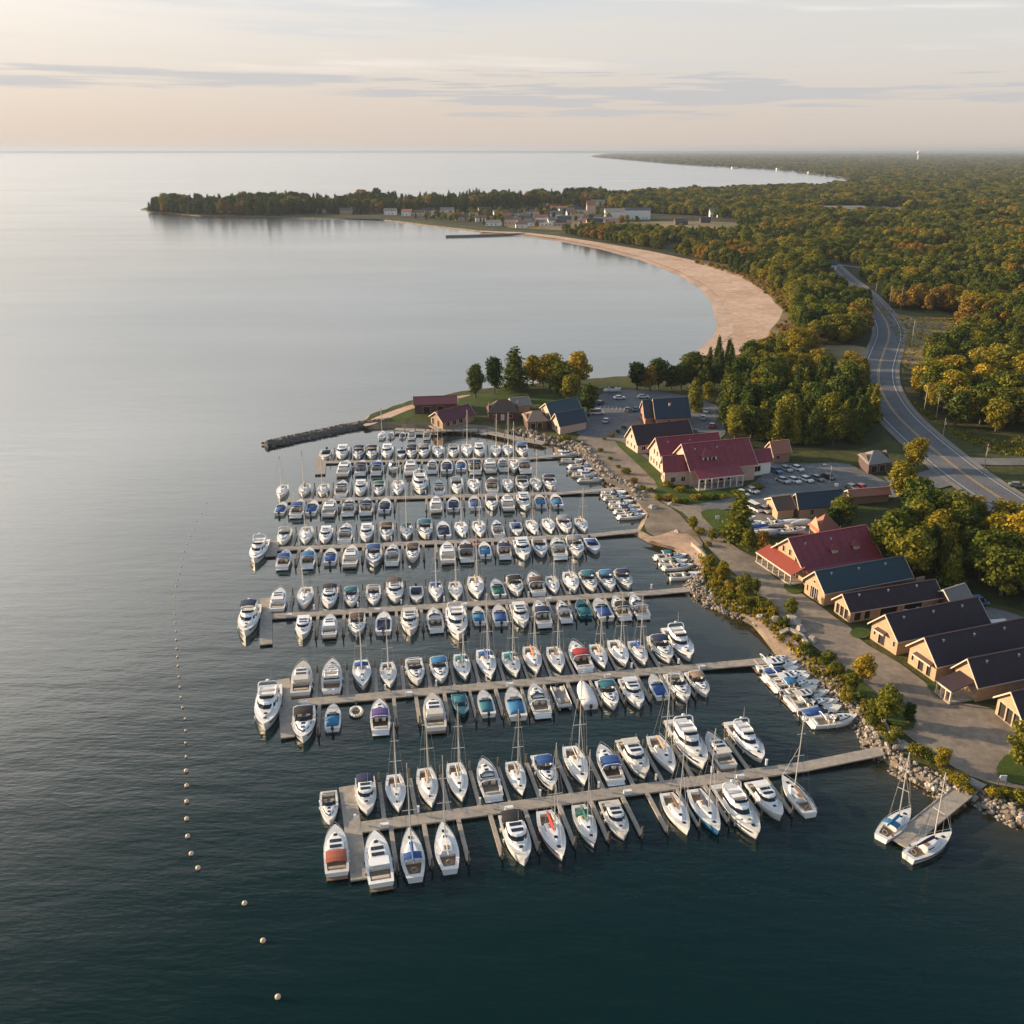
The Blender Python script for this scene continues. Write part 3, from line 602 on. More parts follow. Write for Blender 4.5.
def mk_sail(c, lod, L=10.0, mh=12.0, hullc=None):
    r = empty('sailboat'); h = Hull(L, L*.315, .95, .55, .66, 1.9, .95)
    h.hull(hullc or M_GEL, r, stripe=cloth(c) if c in ('blue', 'navy', 'red', 'teal', 'green') and not hullc else None); h.deck(M_GEL2, r, .07, .32, .45, .45, M_TEAK)
    s = house('cabin', plan(-L*.17, L*.24, L*.095, .6, .3), .95, .48, L*.03, 0, .15, M_GEL, r, (.35, .72), zf=lambda x: h.z((x+L/2)/L)-.05, sides=True)
    MB().box((L*.14, 0, 1.51), (.5, .5, .05)).build('hatch', M_GLASS, s); MB().box((L*.30, 0, h.z(.8)+.03), (.5, .5, .06)).build('hatch', M_GLASS, s); MB().box((-L*.10, 0, 1.52), (.8, .7, .08)).build('companionway', M_TEAK, s)
    mx = L*.07; m = MB().tube((mx, 0, 1.4), (mx, 0, mh), .10, .065, 6).build('mast', M_ALU, r)
    for f, wd in ((.50, .95), (.76, .7)) if lod else ((.55, .95),): MB().tube((mx, -wd, mh*f), (mx, wd, mh*f), .045, n=4).build('spreader', M_ALU, m)
    st = MB(); rr = .014 if lod else .02
    for p in ((L*.49, 0, h.z(1)), (-L*.48, 0, h.fb)): st.tube((mx, 0, mh-.1), p, rr, n=3)
    for sg in (-1, 1): st.tube((mx, 0, mh-.1), (mx, sg*.95, mh*.52), rr, n=3); st.tube((mx, sg*.95, mh*.52), (mx-.1, sg*h.w(.57)*.95, h.z(.57)), rr, n=3)
    st.build('rigging', mat('rigging_wire', (.30, .29, .27), .8), m)
    b = MB().tube((mx, 0, 2.05), (-L*.33, 0, 1.98), .07, n=6).build('boom', M_ALU, r)
    if c != 'none': MB().loft([[(x, a*rad, 2.08+bb*rad*1.35+.1) for a, bb in ((-1, -.5), (-.8, .5), (0, 1), (.8, .5), (1, -.5), (0, -1))] for x, rad in ((mx-.05, .20), (mx-.8, .24), (-L*.15, .2), (-L*.32, .11))]).build('sail_cover', cloth(c), b)
    if c in ('teal', 'azure', 'green') or (c == 'blue' and lod): canopy(-L*.24, -L*.10, L*.12, 1.95, cloth(c), r, 'spray_hood', .2, .1)
    if lod:
        rail(h, r, .02, .55); MB().tube((L*.47, 0, h.z(1)+.3), (mx+.3, 0, mh*.8), .032, .02, 5).build('furled_jib', M_GEL2, r)
        w = MB(); pts = [(-L*.38, .42*math.cos(a*math.pi/5), 1.2+.42*math.sin(a*math.pi/5)) for a in range(11)]; w.path(pts, .03, 4).build('steering_wheel', M_STEEL, r)
    return r
def mk_run(c, lod, L=7.2):
    r = empty('motorboat'); h = Hull(L, L*.35, .78, .45, .92, 2.6, .78)
    hc = {'teal_hull': cloth('teal'), 'red_hull': cloth('red')}.get(c, M_GEL)
    h.hull(hc, r, stripe=cloth('navy') if c in ('navy', 'black') else None); h.deck(M_GEL2 if hc is M_GEL else hc, r, .08, .60, .42, .26)
    col_ = {'teal_hull': 'teal', 'red_hull': 'grey'}.get(c, c)
    if col_ == 'none':
        for x in (-.32, -.05): k = MB(); k.box((L*x, 0, .62), (.5, L*.2, .4)); k.box((L*x-.25, 0, .88), (.14, L*.2, .35)); k.build('seat', M_SEAT, r)
        MB().box((L*.30, 0, .9), (.5, .5, .05)).build('hatch', M_GLASS, r)
    else: cover(h, .10, .56, cloth(col_), r, .34, grow=-.16)
    w = L*.14; MB().loft([[(L*.02, -w, .85), (L*.13, -w*.6, .9), (L*.13, w*.6, .9), (L*.02, w, .85)], [(-L*.02, -w*.9, 1.35), (L*.06, -w*.5, 1.4), (L*.06, w*.5, 1.4), (-L*.02, w*.9, 1.35)]], cap=False, closed=False).build('windscreen', M_GLASS, r)
    o = MB(); o.box((-L/2-.25, 0, .95), (.5, .42, .5)); o.box((-L/2-.2, 0, .3), (.2, .16, 1.0)); o.build('outboard_motor', M_BLACK, r)
    if lod: rail(h, r, .6, .3)
    return r
def mk_covered(c, lod, L=8.6):
    r = empty('motorboat'); h = Hull(L, L*.34, .95, .6, .9, 2.5, .8); h.hull(M_GEL, r)
    cover(h, .01, .97, cloth(c), r, .75, grow=.1); o = MB(); o.box((-L/2-.25, 0, .9), (.5, .45, .6)); o.box((-L/2-.2, 0, .3), (.2, .16, 1.0)); o.build('outboard_motor', M_BLACK, r)
    return r
def mk_dinghy(c, lod, L=3.2):
    r = empty('dinghy'); pts = []
    for i in range(17):
        t = i/16*2*math.pi; pts.append((L*.42*math.cos(t), L*.25*math.sin(t), .28))
    MB().path(pts, .24, 7).build('inflatable_tube', cloth('white') if c == 'none' else cloth(c), r, smooth=True)
    MB().box((0, 0, .15), (L*.78, L*.36, .06)).build('floor_board', M_DARKIN, r); MB().box((-.2, 0, .38), (.28, L*.42, .06)).build('seat', M_TEAK, r); MB().box((-L*.5, 0, .5), (.3, .3, .5)).build('outboard_motor', M_BLACK, r)
    return r
def mk_pontoon(c, lod, L=7.5):
    r = empty('pontoon_boat')
    for sg in (-1, 1): MB().loft([[(x, sg*.9+k*math.cos(a*math.pi/4), .1+k*math.sin(a*math.pi/4)) for a in range(8)] for x, k in ((-L/2, .3), (L*.4, .3), (L/2, .08))]).build('float', M_STEEL, r)
    MB().box((0, 0, .5), (L*.95, 2.5, .12)).build('deck', mat('grey_carpet', (.25, .25, .25), .9), r)
    f = MB()
    for sg in (-1, 1): f.box((0, sg*1.2, .85), (L*.9, .05, .55))
    f.box((L*.45, 0, .85), (.05, 2.4, .55)); f.build('side_fence', M_GEL2, r)
    for x, y in ((-2.4, .7), (-2.4, -.7), (1.8, .7), (1.8, -.7)): MB().box((x, y, .8), (1.4, .55, .45)).build('seat', M_SEAT, r)
    MB().box((-L/2-.1, 0, .8), (.5, .4, .7)).build('outboard_motor', M_BLACK, r)
    return r
MK = {'Y': (mk_yacht, 'motor yacht'), 'C': (mk_cruiser, 'cabin cruiser'), 'H': (mk_hardtop, 'cabin cruiser'), 'S': (mk_sail, 'sailboat'), 'R': (mk_run, 'motorboat'), 'V': (mk_covered, 'motorboat'), 'D': (mk_dinghy, 'dinghy'), 'P': (mk_pontoon, 'pontoon boat')}
LEN = {'Y': 14.0, 'C': 9.6, 'H': 10.5, 'S': 10.0, 'R': 7.2, 'V': 8.6, 'D': 3.2, 'P': 7.5}
_proto = {}
HC = {'hull_blue': 'blue'}
def boat(t, c, lod, loc, rz, sc=1.0, mast=1.0, slim=1.0):
    key = (t, c, lod)
    if key in _proto: o = copy_tree(_proto[key])
    else:
        if t == 'S' and c == 'bluehull': o = mk_sail('navy', lod, hullc=cloth('azure'))
        else: o = MK[t][0](c, lod)
        _proto[key] = o; finish(o)
    o.location = (loc[0], loc[1], 0); o.rotation_euler = (R(rnd.uniform(-.8, .8)), 0, rz); o.scale = (sc*slim, sc*rnd.uniform(1.01, 1.09), sc*(1+slim)/2)
    if mast != 1:
        for ch in o.children:
            if ch.name.startswith('mast'): ch.scale.z = mast
    return o
def describe(t, c):
    w = {'Y': 'motor yacht', 'C': 'open cruiser', 'H': 'cabin cruiser', 'S': 'sailboat', 'R': 'motorboat', 'V': 'motorboat', 'D': 'rubber dinghy', 'P': 'pontoon boat'}[t]
    if c == 'bluehull': return 'blue-hulled sailboat'
    if c == 'teal_hull': return 'small teal motorboat'
    if c == 'red_hull': return 'small red motorboat'
    if t == 'V': return f'motorboat under {c} full cover'
    if t == 'D': return 'small grey rubber dinghy' if c != 'none' else 'small pale rubber dinghy'
    if t == 'P': return 'open grey pontoon boat'
    if c == 'none': return {'Y': 'big white', 'C': 'white', 'H': 'plain white', 'S': 'bare white', 'R': 'uncovered white'}[t]+' '+w
    return {'Y': f'big yacht with {c} bimini', 'C': f'cruiser with {c} canopy', 'H': f'cruiser with {c} aft awning' if c != 'tan' else 'cruiser with tan hardtop', 'S': f'sailboat with {c} sail cover', 'R': f'motorboat with {c} cover'}[t]

# ------------------------------------------------------------------ piers and the boats berthed on them
M_PLANK = mat('weathered_planks', (.34, .30, .26), .85, noise_s=1.6, var=.25)
def plank_mat():
    m = bpy.data.materials.new('pier_boards'); m.use_nodes = True; nt = m.node_tree; b = nt.nodes['Principled BSDF']; b.inputs['Roughness'].default_value = .85
    tc = nt.nodes.new('ShaderNodeTexCoord'); n = nt.nodes.new('ShaderNodeTexNoise'); n.inputs['Scale'].default_value = .9; n.inputs['Detail'].default_value = 8; n.inputs['Roughness'].default_value = .75; nt.links.new(tc.outputs['Object'], n.inputs[0])
    r = nt.nodes.new('ShaderNodeValToRGB'); nt.links.new(n.outputs[0], r.inputs[0]); e = r.color_ramp.elements; e[0].position = .3; e[0].color = (.22, .195, .17, 1); e[1].position = .7; e[1].color = (.42, .37, .31, 1)
    nt.links.new(r.outputs[0], b.inputs['Base Color']); return m
M_BOARD = plank_mat()
M_PILE = mat('piling_wood', (.13, .10, .075), .9, noise_s=2, var=.3)
M_FLOAT = mat('float_dark', (.05, .045, .04), .8)
_pile = MB().tube((0, 0, -1.5), (0, 0, 1.5), .17, .15, 8).mesh('piling', M_PILE); _cap = MB().tube((0, 0, 1.5), (0, 0, 1.62), .19, .05, 8).mesh('piling_cap', M_GEL2)
def piling(parent, x, y, h=0, cap=False):
    o = bpy.data.objects.new('piling', _pile); col.objects.link(o); o.parent = parent; o.location = (x, y, h)
_ped = None
def pedestal(parent, x, y):
    global _ped
    if _ped is None: _ped = MB().box((0, 0, .95), (.28, .28, .9)).box((0, 0, 1.46), (.34, .34, .12)).mesh('power_pedestal', M_GEL)
    o = bpy.data.objects.new('power_pedestal', _ped); col.objects.link(o); o.parent = parent; o.location = (x, y, 0)
NAMES = ['front', 'second', 'third', 'fourth', 'fifth', 'sixth']
def pier(idx, p0, p1, gang, far, near, head=None, wid=2.3, lod=1, mastf=1.0, extra=()):
    nm = NAMES[idx]
    A, B = P(*p0, .5), P(*p1, .5); u = (B-A).normalized(); n = Vector((-u.y, u.x, 0)); L = (B-A).length; ang = math.atan2(u.y, u.x)
    root = empty('pier', A); tag(root, {0: 'front pier of weathered boards, closest to the open water at the bottom', 1: 'second pier from the front, lined with masts', 2: 'third pier from the front with a boxy head', 3: 'fourth pier from the front, big yacht at its head', 4: 'fifth pier from the front, red and white boats', 5: 'sixth and rearmost pier, nearest the stone breakwater'}[idx], 'pier', 'marina piers')
    # deck
    mb = MB(); mb.obox(A-A, B-A, wid, .22)
    g = [B]+[P(*q, z) for q, z in gang]
    pts = [B-A]+[q-A for q in g[1:]]
    for a, b in zip(pts, pts[1:]): mb.obox(a-(b-a).normalized()*.05+Vector((0, 0, -.004)), b+Vector((0, 0, -.004)), wid*.95, .22)
    mb.build('walkway', M_BOARD, root)
    fl = MB()
    fl.obox(Vector((0, 0, -.24)), B-A+Vector((0, 0, -.24)), wid*.8, .5)
    fl.build('float', M_FLOAT, root)
    if head:
        a, b, w = head
        mb = MB()
        a_, b_ = P(*a, .5)-A, P(*b, .5)-A
        mb.obox(a_+Vector((0, 0, .006)), b_+Vector((0, 0, .006)), w, .25); mb.build('pier_head', M_BOARD, root)
    def solve(px, off, zz=.8):
        lo, hi = -30.0, L+30
        for _ in range(40):
            md = (lo+hi)/2; q = A+u*md+n*off; q.z = zz
            if proj(q)[0] < px: lo = md
            else: hi = md
        return (lo+hi)/2
    rows = (('far', far, 1), ('near', near, -1)); allm = []
    for side, row, sg in rows:
        ss = []; row = [b if len(b) > 4 else (*b, 0) for b in row]
        for k, (px, t, dr, c, dy) in enumerate(row):
            sc = rnd.uniform(.93, 1.07)*(1 if lod else 1.0)
            if t == 'R' and c != 'teal_hull': sc *= 1.08
            sc *= {'Y': .86, 'S': .92, 'H': .88, 'C': .92, 'R': 1.0, 'V': .92}.get(t, 1); slim = [.97, .95, .95, .96, .97, 1.0][idx]; sc *= [1.03, 1.06, 1.08, 1.12, 1.15, 1.18][idx]*rnd.uniform(.93, 1.07)
            Lb = LEN[t]*sc*slim; off = sg*(wid/2+.9+Lb/2+rnd.uniform(0, .5)+dy)
            s = solve(px, off); ss.append((s, Lb, t)); q = A+u*s+n*off
            bowout = (dr == 'd') == (sg == -1)       # 'd' = bow towards the viewer
            rz = ang+(math.pi/2 if dr == 'u' else -math.pi/2)+R(rnd.uniform(-1.5, 1.5))
            o = boat(t, c, lod, q, rz, sc, mastf*rnd.uniform(.92, 1.06) if t == 'S' else 1, slim)
            tag(o, f"{describe(t, c)}, {ORD[k]} from the left, {side} side of the {nm} pier", MK[t][1], f'boats berthed along the {nm} pier')
        # finger docks between neighbouring boats
        for i in range(len(ss)-1):
            (s0, l0, t0), (s1, l1, t1) = ss[i], ss[i+1]
            if t0 == 'D' or t1 == 'D' and s1-s0 < 5: continue
            gapn = 2 if s1-s0 > 8.2 else 1
            for gk in range(gapn):
                md = (s0+s1)/2 if gapn == 1 else (s0+2.6 if gk == 0 else s1-2.6)
                if md < .5 or md > L+1: continue
                fl_ = 8.6 if s1-s0 > 3.2 else 7.0
                f = empty('finger_dock', u*md+n*sg*(wid/2)); f.parent = root
                e = n*sg*fl_; m2 = MB().obox((0, 0, -.01), (e.x, e.y, -.01), .62 if s1-s0 > 4.4 else .45, .3).build('board', M_BOARD, f)
                piling(f, e.x*1.03, e.y*1.03)
        # end finger
    for i in range(int(L/9)+1):
        s = 1.5+i*9
        pq = u*s+n*(wid/2-.25); pedestal(root, pq.x, pq.y)
        if i % 2 == 0 and lod: q_ = u*(s+4)-n*(wid/2-.4); MB().box((q_.x, q_.y, .3), (1.2, .55, .6), rz=ang).build('dock_box', M_GEL2, root)
    return A, u, n, ang
def berth_extra(px, py, t, c, dr, ang, label, sc=1.0, lod=1, group='boats berthed at the pier heads'):
    q = P(px, py, .8); rz = ang+(math.pi/2 if dr == 'u' else -math.pi/2) if isinstance(dr, str) else dr
    o = boat(t, c, lod, q, rz, sc*.92); tag(o, label, MK[t][1], group); return o

far = [(366, 'H', 'd', 'navy'), (396, 'S', 'd', 'none'), (428, 'S', 'd', 'tan'), (458, 'S', 'd', 'none'), (488, 'C', 'u', 'none'), (517, 'S', 'd', 'grey'), (546, 'C', 'd', 'blue'), (577, 'S', 'd', 'none'), (608, 'C', 'u', 'blue'), (635, 'H', 'd', 'tan'), (663, 'S', 'd', 'tan'), (689, 'Y', 'd', 'none'), (718, 'H', 'u', 'tan'), (747, 'Y', 'd', 'none')]
near = [(378, 'H', 'u', 'none'), (412, 'S', 'u', 'blue'), (446, 'S', 'u', 'none'), (517, 'H', 'd', 'black'), (553, 'S', 'd', 'red'), (586, 'S', 'd', 'green'), (616, 'H', 'd', 'tan'), (677, 'S', 'd', 'brown'), (706, 'S', 'd', 'bluehull'), (739, 'Y', 'd', 'none'), (767, 'H', 'd', 'none'), (796, 'S', 'u', 'brown')]
pier(0, (345, 829), (806, 766), [((880, 751), .9), ((908, 743), 1.35)], far, near, ((347, 786), (360, 879), 2.4), mastf=1.36)
aA = R(11.5)
berth_extra(329, 806, 'C', 'none', 'd', aA, 'small white cruiser with radar arch, moored left of the front pier head', .82)
berth_extra(336, 850, 'H', 'rust', 'u', aA, 'cruiser with rusty red awning, moored left of the front pier head', .95)
far = [(302, 'H', 'u', 'tan'), (332, 'Y', 'u', 'none'), (362, 'S', 'd', 'blue'), (388.5, 'S', 'd', 'none'), (415.5, 'C', 'd', 'none'), (439.7, 'C', 'd', 'azure'), (462.5, 'S', 'd', 'teal'), (487, 'S', 'd', 'blue'), (512, 'S', 'd', 'teal'), (533, 'S', 'd', 'orange'), (556.5, 'S', 'd', 'brown'), (579, 'C', 'u', 'red'), (599.5, 'S', 'd', 'tan'), (619.4, 'S', 'd', 'none'), (639, 'S', 'd', 'blue'), (661.8, 'C', 'd', 'navy'), (680, 'Y', 'd', 'none')]
near = [(304, 'C', 'd', 'black'), (333, 'R', 'u', 'azure'), (356, 'D', 'd', 'none'), (380, 'C', 'u', 'purple'), (434, 'H', 'u', 'tan'), (460.7, 'R', 'd', 'teal_hull'), (485.4, 'R', 'u', 'teal'), (514.7, 'R', 'u', 'azure'), (538, 'C', 'u', 'none'), (561, 'P', 'd', 'none'), (585.8, 'V', 'u', 'white'), (608.5, 'C', 'd', 'teal'), (633, 'H', 'd', 'none'), (657.4, 'R', 'u', 'blue'), (679, 'C', 'd', 'none'), (699, 'C', 'd', 'tan')]
pier(1, (272, 705), (695, 667), [((740, 663), .8), ((800, 657), 1.3)], far, near, ((283, 679), (288, 737), 2.3), mastf=1.18)
berth_extra(268, 707, 'Y', 'none', 'd', R(9), 'long white sport yacht with tall outriggers beside the second pier head', 1.04)
far = [(278.6, 'H', 'u', 'none'), (305, 'S', 'd', 'none'), (329.6, 'H', 'd', 'black'), (351.5, 'C', 'd', 'teal'), (373.6, 'C', 'd', 'none'), (395, 'H', 'd', 'brown'), (416.6, 'R', 'd', 'navy'), (436, 'S', 'd', 'blue'), (455.8, 'S', 'd', 'none'), (476, 'S', 'd', 'tan'), (497.4, 'R', 'u', 'green'), (515.4, 'C', 'd', 'black'), (535, 'C', 'u', 'brown'), (553, 'S', 'd', 'none'), (571.5, 'S', 'd', 'grey'), (589, 'C', 'd', 'teal'), (607.4, 'C', 'd', 'azure'), (624, 'C', 'd', 'navy')]
near = [(303.4, 'H', 'd', 'none'), (329.6, 'H', 'u', 'none'), (357, 'C', 'd', 'brown'), (383.7, 'R', 'u', 'navy'), (410, 'H', 'd', 'tan'), (434.8, 'C', 'u', 'none'), (457, 'Y', 'd', 'none'), (478.3, 'R', 'u', 'azure'), (499.6, 'R', 'u', 'blue'), (520.3, 'H', 'd', 'none'), (541, 'C', 'u', 'navy'), (563.2, 'C', 'u', 'none'), (582.7, 'R', 'u', 'teal_hull'), (601.8, 'R', 'u', 'blue'), (620, 'C', 'u', 'black'), (638, 'C', 'u', 'none')]
pier(2, (262, 616.7), (659, 592), [((700, 588), .8), ((728, 583), 1.3)], far, near, ((266, 598), (266, 644), 2.4), mastf=1.12)
berth_extra(249, 620, 'Y', 'navy', 'd', R(7.8), 'big white yacht with navy bimini beside the third pier head', 1.0)
berth_extra(258, 606, 'D', 'grey', 1.2, 0, 'grey dinghy floating behind the yacht at the third pier head', 1.0)
far = [(284, 'C', 'd', 'none'), (306, 'S', 'd', 'none'), (325.7, 'H', 'd', 'none'), (345.7, 'C', 'u', 'none'), (366.7, 'H', 'd', 'none'), (386.5, 'C', 'd', 'brown'), (406.5, 'S', 'd', 'teal'), (425, 'C', 'd', 'teal'), (443.5, 'R', 'u', 'navy'), (461.4, 'S', 'd', 'none'), (479.4, 'S', 'd', 'grey'), (497.4, 'C', 'u', 'none'), (516.5, 'R', 'd', 'blue'), (532.6, 'S', 'd', 'none'), (549, 'S', 'd', 'none'), (564.8, 'C', 'd', 'grey'), (582, 'S', 'd', 'tan')]
near = [(284.4, 'C', 'u', 'blue'), (308.5, 'C', 'u', 'azure'), (330.6, 'R', 'u', 'blue'), (351, 'H', 'u', 'none'), (374, 'C', 'd', 'blue'), (392.5, 'C', 'u', 'none'), (412.7, 'C', 'd', 'brown'), (447.5, 'H', 'u', 'none'), (466, 'C', 'u', 'black'), (484.6, 'R', 'u', 'azure'), (503.7, 'C', 'u', 'navy'), (522.5, 'H', 'd', 'none'), (540, 'C', 'd', 'none'), (558, 'C', 'u', 'none'), (575.5, 'C', 'd', 'grey'), (592.8, 'R', 'd', 'blue')]
pier(3, (272, 549), (587, 535.7), [((641, 530), .8), ((690, 527), 1.3)], far, near, ((273, 541), (271, 556), 2.6), lod=0, mastf=1.05)
berth_extra(258.7, 551, 'Y', 'none', 'd', R(5), 'big white yacht beside the fourth pier head', 1.0, 0)
berth_extra(475.5, 541, 'R', 'red_hull', 'd', R(5), 'small red motorboat squeezed in along the fourth pier', .7, 0)
far = [(282, 'S', 'd', 'none'), (304.4, 'S', 'd', 'tan'), (323, 'S', 'd', 'none'), (342, 'C', 'u', 'none'), (360.7, 'H', 'd', 'none'), (379, 'C', 'd', 'green'), (398, 'S', 'd', 'tan'), (420, 'Y', 'd', 'none'), (439, 'C', 'u', 'none'), (457, 'C', 'd', 'none'), (473.8, 'S', 'd', 'none'), (491.8, 'C', 'u', 'brown'), (508, 'S', 'd', 'blue'), (522.5, 'C', 'd', 'black'), (536.2, 'S', 'd', 'none'), (549.7, 'C', 'd', 'navy')]
near = [(281.2, 'R', 'u', 'blue'), (298.4, 'C', 'u', 'blue'), (312.4, 'R', 'u', 'blue'), (330, 'H', 'u', 'none'), (349, 'C', 'u', 'none'), (366.5, 'C', 'u', 'navy'), (385, 'R', 'u', 'navy'), (436, 'H', 'u', 'none'), (453.6, 'R', 'u', 'navy'), (474.5, 'R', 'u', 'blue'), (491.8, 'C', 'd', 'none'), (507.5, 'H', 'u', 'none'), (523.9, 'H', 'd', 'none'), (540, 'R', 'u', 'azure'), (556.2, 'R', 'u', 'azure')]
pier(4, (288, 500.6), (562, 493), [((600, 490), .8), ((630, 487), 1.3)], far, near, None, lod=0, mastf=1.0)
far = [(325.3, 'R', 'd', 'navy'), (342.4, 'H', 'd', 'none'), (358.6, 'C', 'd', 'navy'), (371.9, 'C', 'd', 'black'), (387, 'H', 'd', 'none'), (401.5, 'R', 'd', 'grey'), (411.6, 'C', 'd', 'navy'), (424, 'C', 'd', 'grey'), (438, 'S', 'd', 'navy'), (453.6, 'C', 'd', 'none'), (467, 'S', 'd', 'none'), (479.4, 'H', 'd', 'none'), (496, 'S', 'd', 'tan'), (508, 'S', 'd', 'tan'), (522, 'C', 'd', 'azure')]
near = [(344.6, 'H', 'u', 'none'), (361.4, 'C', 'u', 'navy'), (377.3, 'C', 'u', 'blue'), (393.6, 'R', 'd', 'navy'), (410.8, 'H', 'u', 'none'), (432.2, 'C', 'u', 'none'), (446.8, 'R', 'u', 'navy'), (461, 'R', 'u', 'blue'), (475, 'C', 'u', 'navy'), (490, 'H', 'u', 'none'), (503, 'C', 'u', 'none'), (513.6, 'S', 'd', 'none'), (524, 'C', 'u', 'grey')]
pier(5, (325, 462), (528, 458.2), [((562, 455), .8), ((580, 453), 1.3)], far, near, ((322, 452), (320, 474), 3.0), lod=0, mastf=1.05)
for i, x in enumerate((382, 391, 402.6, 412, 427)):
    berth_extra(x, 434.5, 'SRRCC'[i], ['none', 'none', 'navy', 'none', 'tan'][i], 'u', R(3), f'{describe("SRRCC"[i], ["none","none","navy","none","tan"][i])}, {ORD[i]} from the left, point wharf', .85, 0, 'boats tied up under the point wharf')

# boats nosed in to the stony shore, side-on to the camera
def shore_group(pts, where, rz, seq, cs, base, grp, jit=6, lod=0):
    for i, (x, y) in enumerate(pts):
        t = seq[i % len(seq)]; c = cs[i % len(cs)]
        o = boat(t, c, lod, P(x, y, .5), R(rz+rnd.uniform(-jit, jit)), base/LEN[t]*rnd.uniform(.92, 1.08)); tag(o, f'{describe(t, c)}, {ORD[i]} from the back, {where}', MK[t][1], grp)
shore_group([(566, 455), (572, 460.5), (582, 466), (581, 470.5), (586, 475), (591, 480)], 'shore beside the sixth pier', 4, 'HRCRHC', ['none', 'none', 'none', 'navy'], 7.4, 'boats moored along the shore by the sixth pier')
shore_group([(614, 493.5), (617, 498), (621, 502.5), (624, 507), (628, 511.5), (632, 516.5)], 'shore below the fifth pier', 4, 'RCRHCC', ['none', 'navy', 'none'], 7.2, 'boats moored along the shore below the fifth pier')
shore_group([(671, 557), (673, 562), (678, 567), (686, 576)], 'cove below the fourth pier', 6, 'CRCR', ['teal', 'none', 'none', 'none'], 7.2, 'boats moored in the small cove', 4)
shore_group([(773, 662), (777, 666.5), (780, 671), (785, 676.5), (790, 681), (794, 686), (800, 691.5), (806, 698), (813, 704.5), (821, 712), (834, 721)], 'along the riprap', 14, 'CHRCHCRHCRC', ['none', 'none', 'blue', 'none', 'none', 'azure', 'none', 'tan', 'none', 'blue', 'none'], 7.6, 'boats moored along the riprap above the front pier', 5, 1)
for i, (x, y) in enumerate([(797, 664), (805, 673), (812, 682), (820, 692), (829, 701)]):
    t, c = [('R', 'blue'), ('C', 'none'), ('R', 'azure'), ('C', 'grey'), ('R', 'none')][i]
    o = boat(t, c, 0, P(x-4, y+2, .5), R(20+rnd.uniform(-6, 6)), 5.4/LEN[t]); tag(o, f'{describe(t, c)}, {ORD[i]} from the back, closest to the riprap', MK[t][1], 'small boats wedged against the riprap')

# small dock at the lower right
def small_dock():
    a, b = P(899, 843, .7), P(977, 780, 1.35); root = empty('small_dock', a); tag(root, 'short plank dock running out from the riprap between two sailboats', 'dock')
    MB().obox((0, 0, 0), b-a, 2.9, .25).build('walkway', M_BOARD, root); u = (b-a); nn = Vector((-u.y, u.x, 0)).normalized()
    for f in (.02, .35, .62):
        for sg in (-1, 1): q = u*f+nn*sg*1.3; MB().tube((q.x, q.y, -3), (q.x, q.y, .35), .16, n=8).build('piling', M_PILE, root)
    mb = MB()
    for sg in (-1, 1): mb.obox(u*0+nn*sg*1.4+Vector((0, 0, .1)), u+nn*sg*1.4+Vector((0, 0, .1)), .15, .1)
    mb.build('kerb_board', M_PLANK, root)
    return math.atan2(u.y, u.x)
da = small_dock()
o = boat('S', 'azure', 1, P(896, 823, .8), da+R(4), .86, 1.2); tag(o, 'sailboat with azure sail cover, on the left of the small dock', 'sailboat')
o = boat('S', 'navy', 1, P(930, 845, .8), da+R(-8), .90, 1.15); tag(o, 'sailboat with navy sail cover, on the right of the small dock', 'sailboat')

# swim-line buoys
BU = [(150, 5), (140, 25), (130, 40), (125, 55), (118, 70), (112, 85), (106, 100), (103, 115), (100, 130), (97, 142), (93, 155), (90, 168), (88, 188), (87, 204), (88, 222), (89, 239), (90, 256), (91, 273), (92, 290), (93, 306), (94, 324), (96, 345), (98, 365), (100, 385), (103, 405), (108, 427), (109, 450), (109, 474), (110, 501), (110, 529), (111, 558), (111, 589), (111, 623), (113, 657), (120, 691), (133, 719), (224, 788), (260, 861), (289, 971)]
M_BUOY = mat('buoy_cream', (.80, .58, .40), .5, noise_s=3, var=.15)
def mk_buoy():
    r = empty('buoy'); MB().ball((0, 0, .12), .36, 12, 8).build('float', M_BUOY, r, smooth=True); MB().tube((0, 0, .44), (0, 0, .56), .07, n=6).build('ring', M_STEEL, r); return r
bp_ = mk_buoy(); finish(bp_)
for i, (x, y) in enumerate(BU):
    o = bp_ if i == 0 else copy_tree(bp_); q = P(130+x/1.954, 500+y/1.954, .1); o.location = (q.x, q.y, 0); o.rotation_euler = (R(rnd.uniform(-8, 8)), 0, 0); sc = .95 if i > 28 else (.62 if i > 16 else .42); o.scale = (sc, sc, sc)
    k = len(BU)-1-i
    tag(o, f'pale round buoy on the open water, {ORD[k]} counting up from the bottom', 'buoy', 'line of buoys left of the marina')

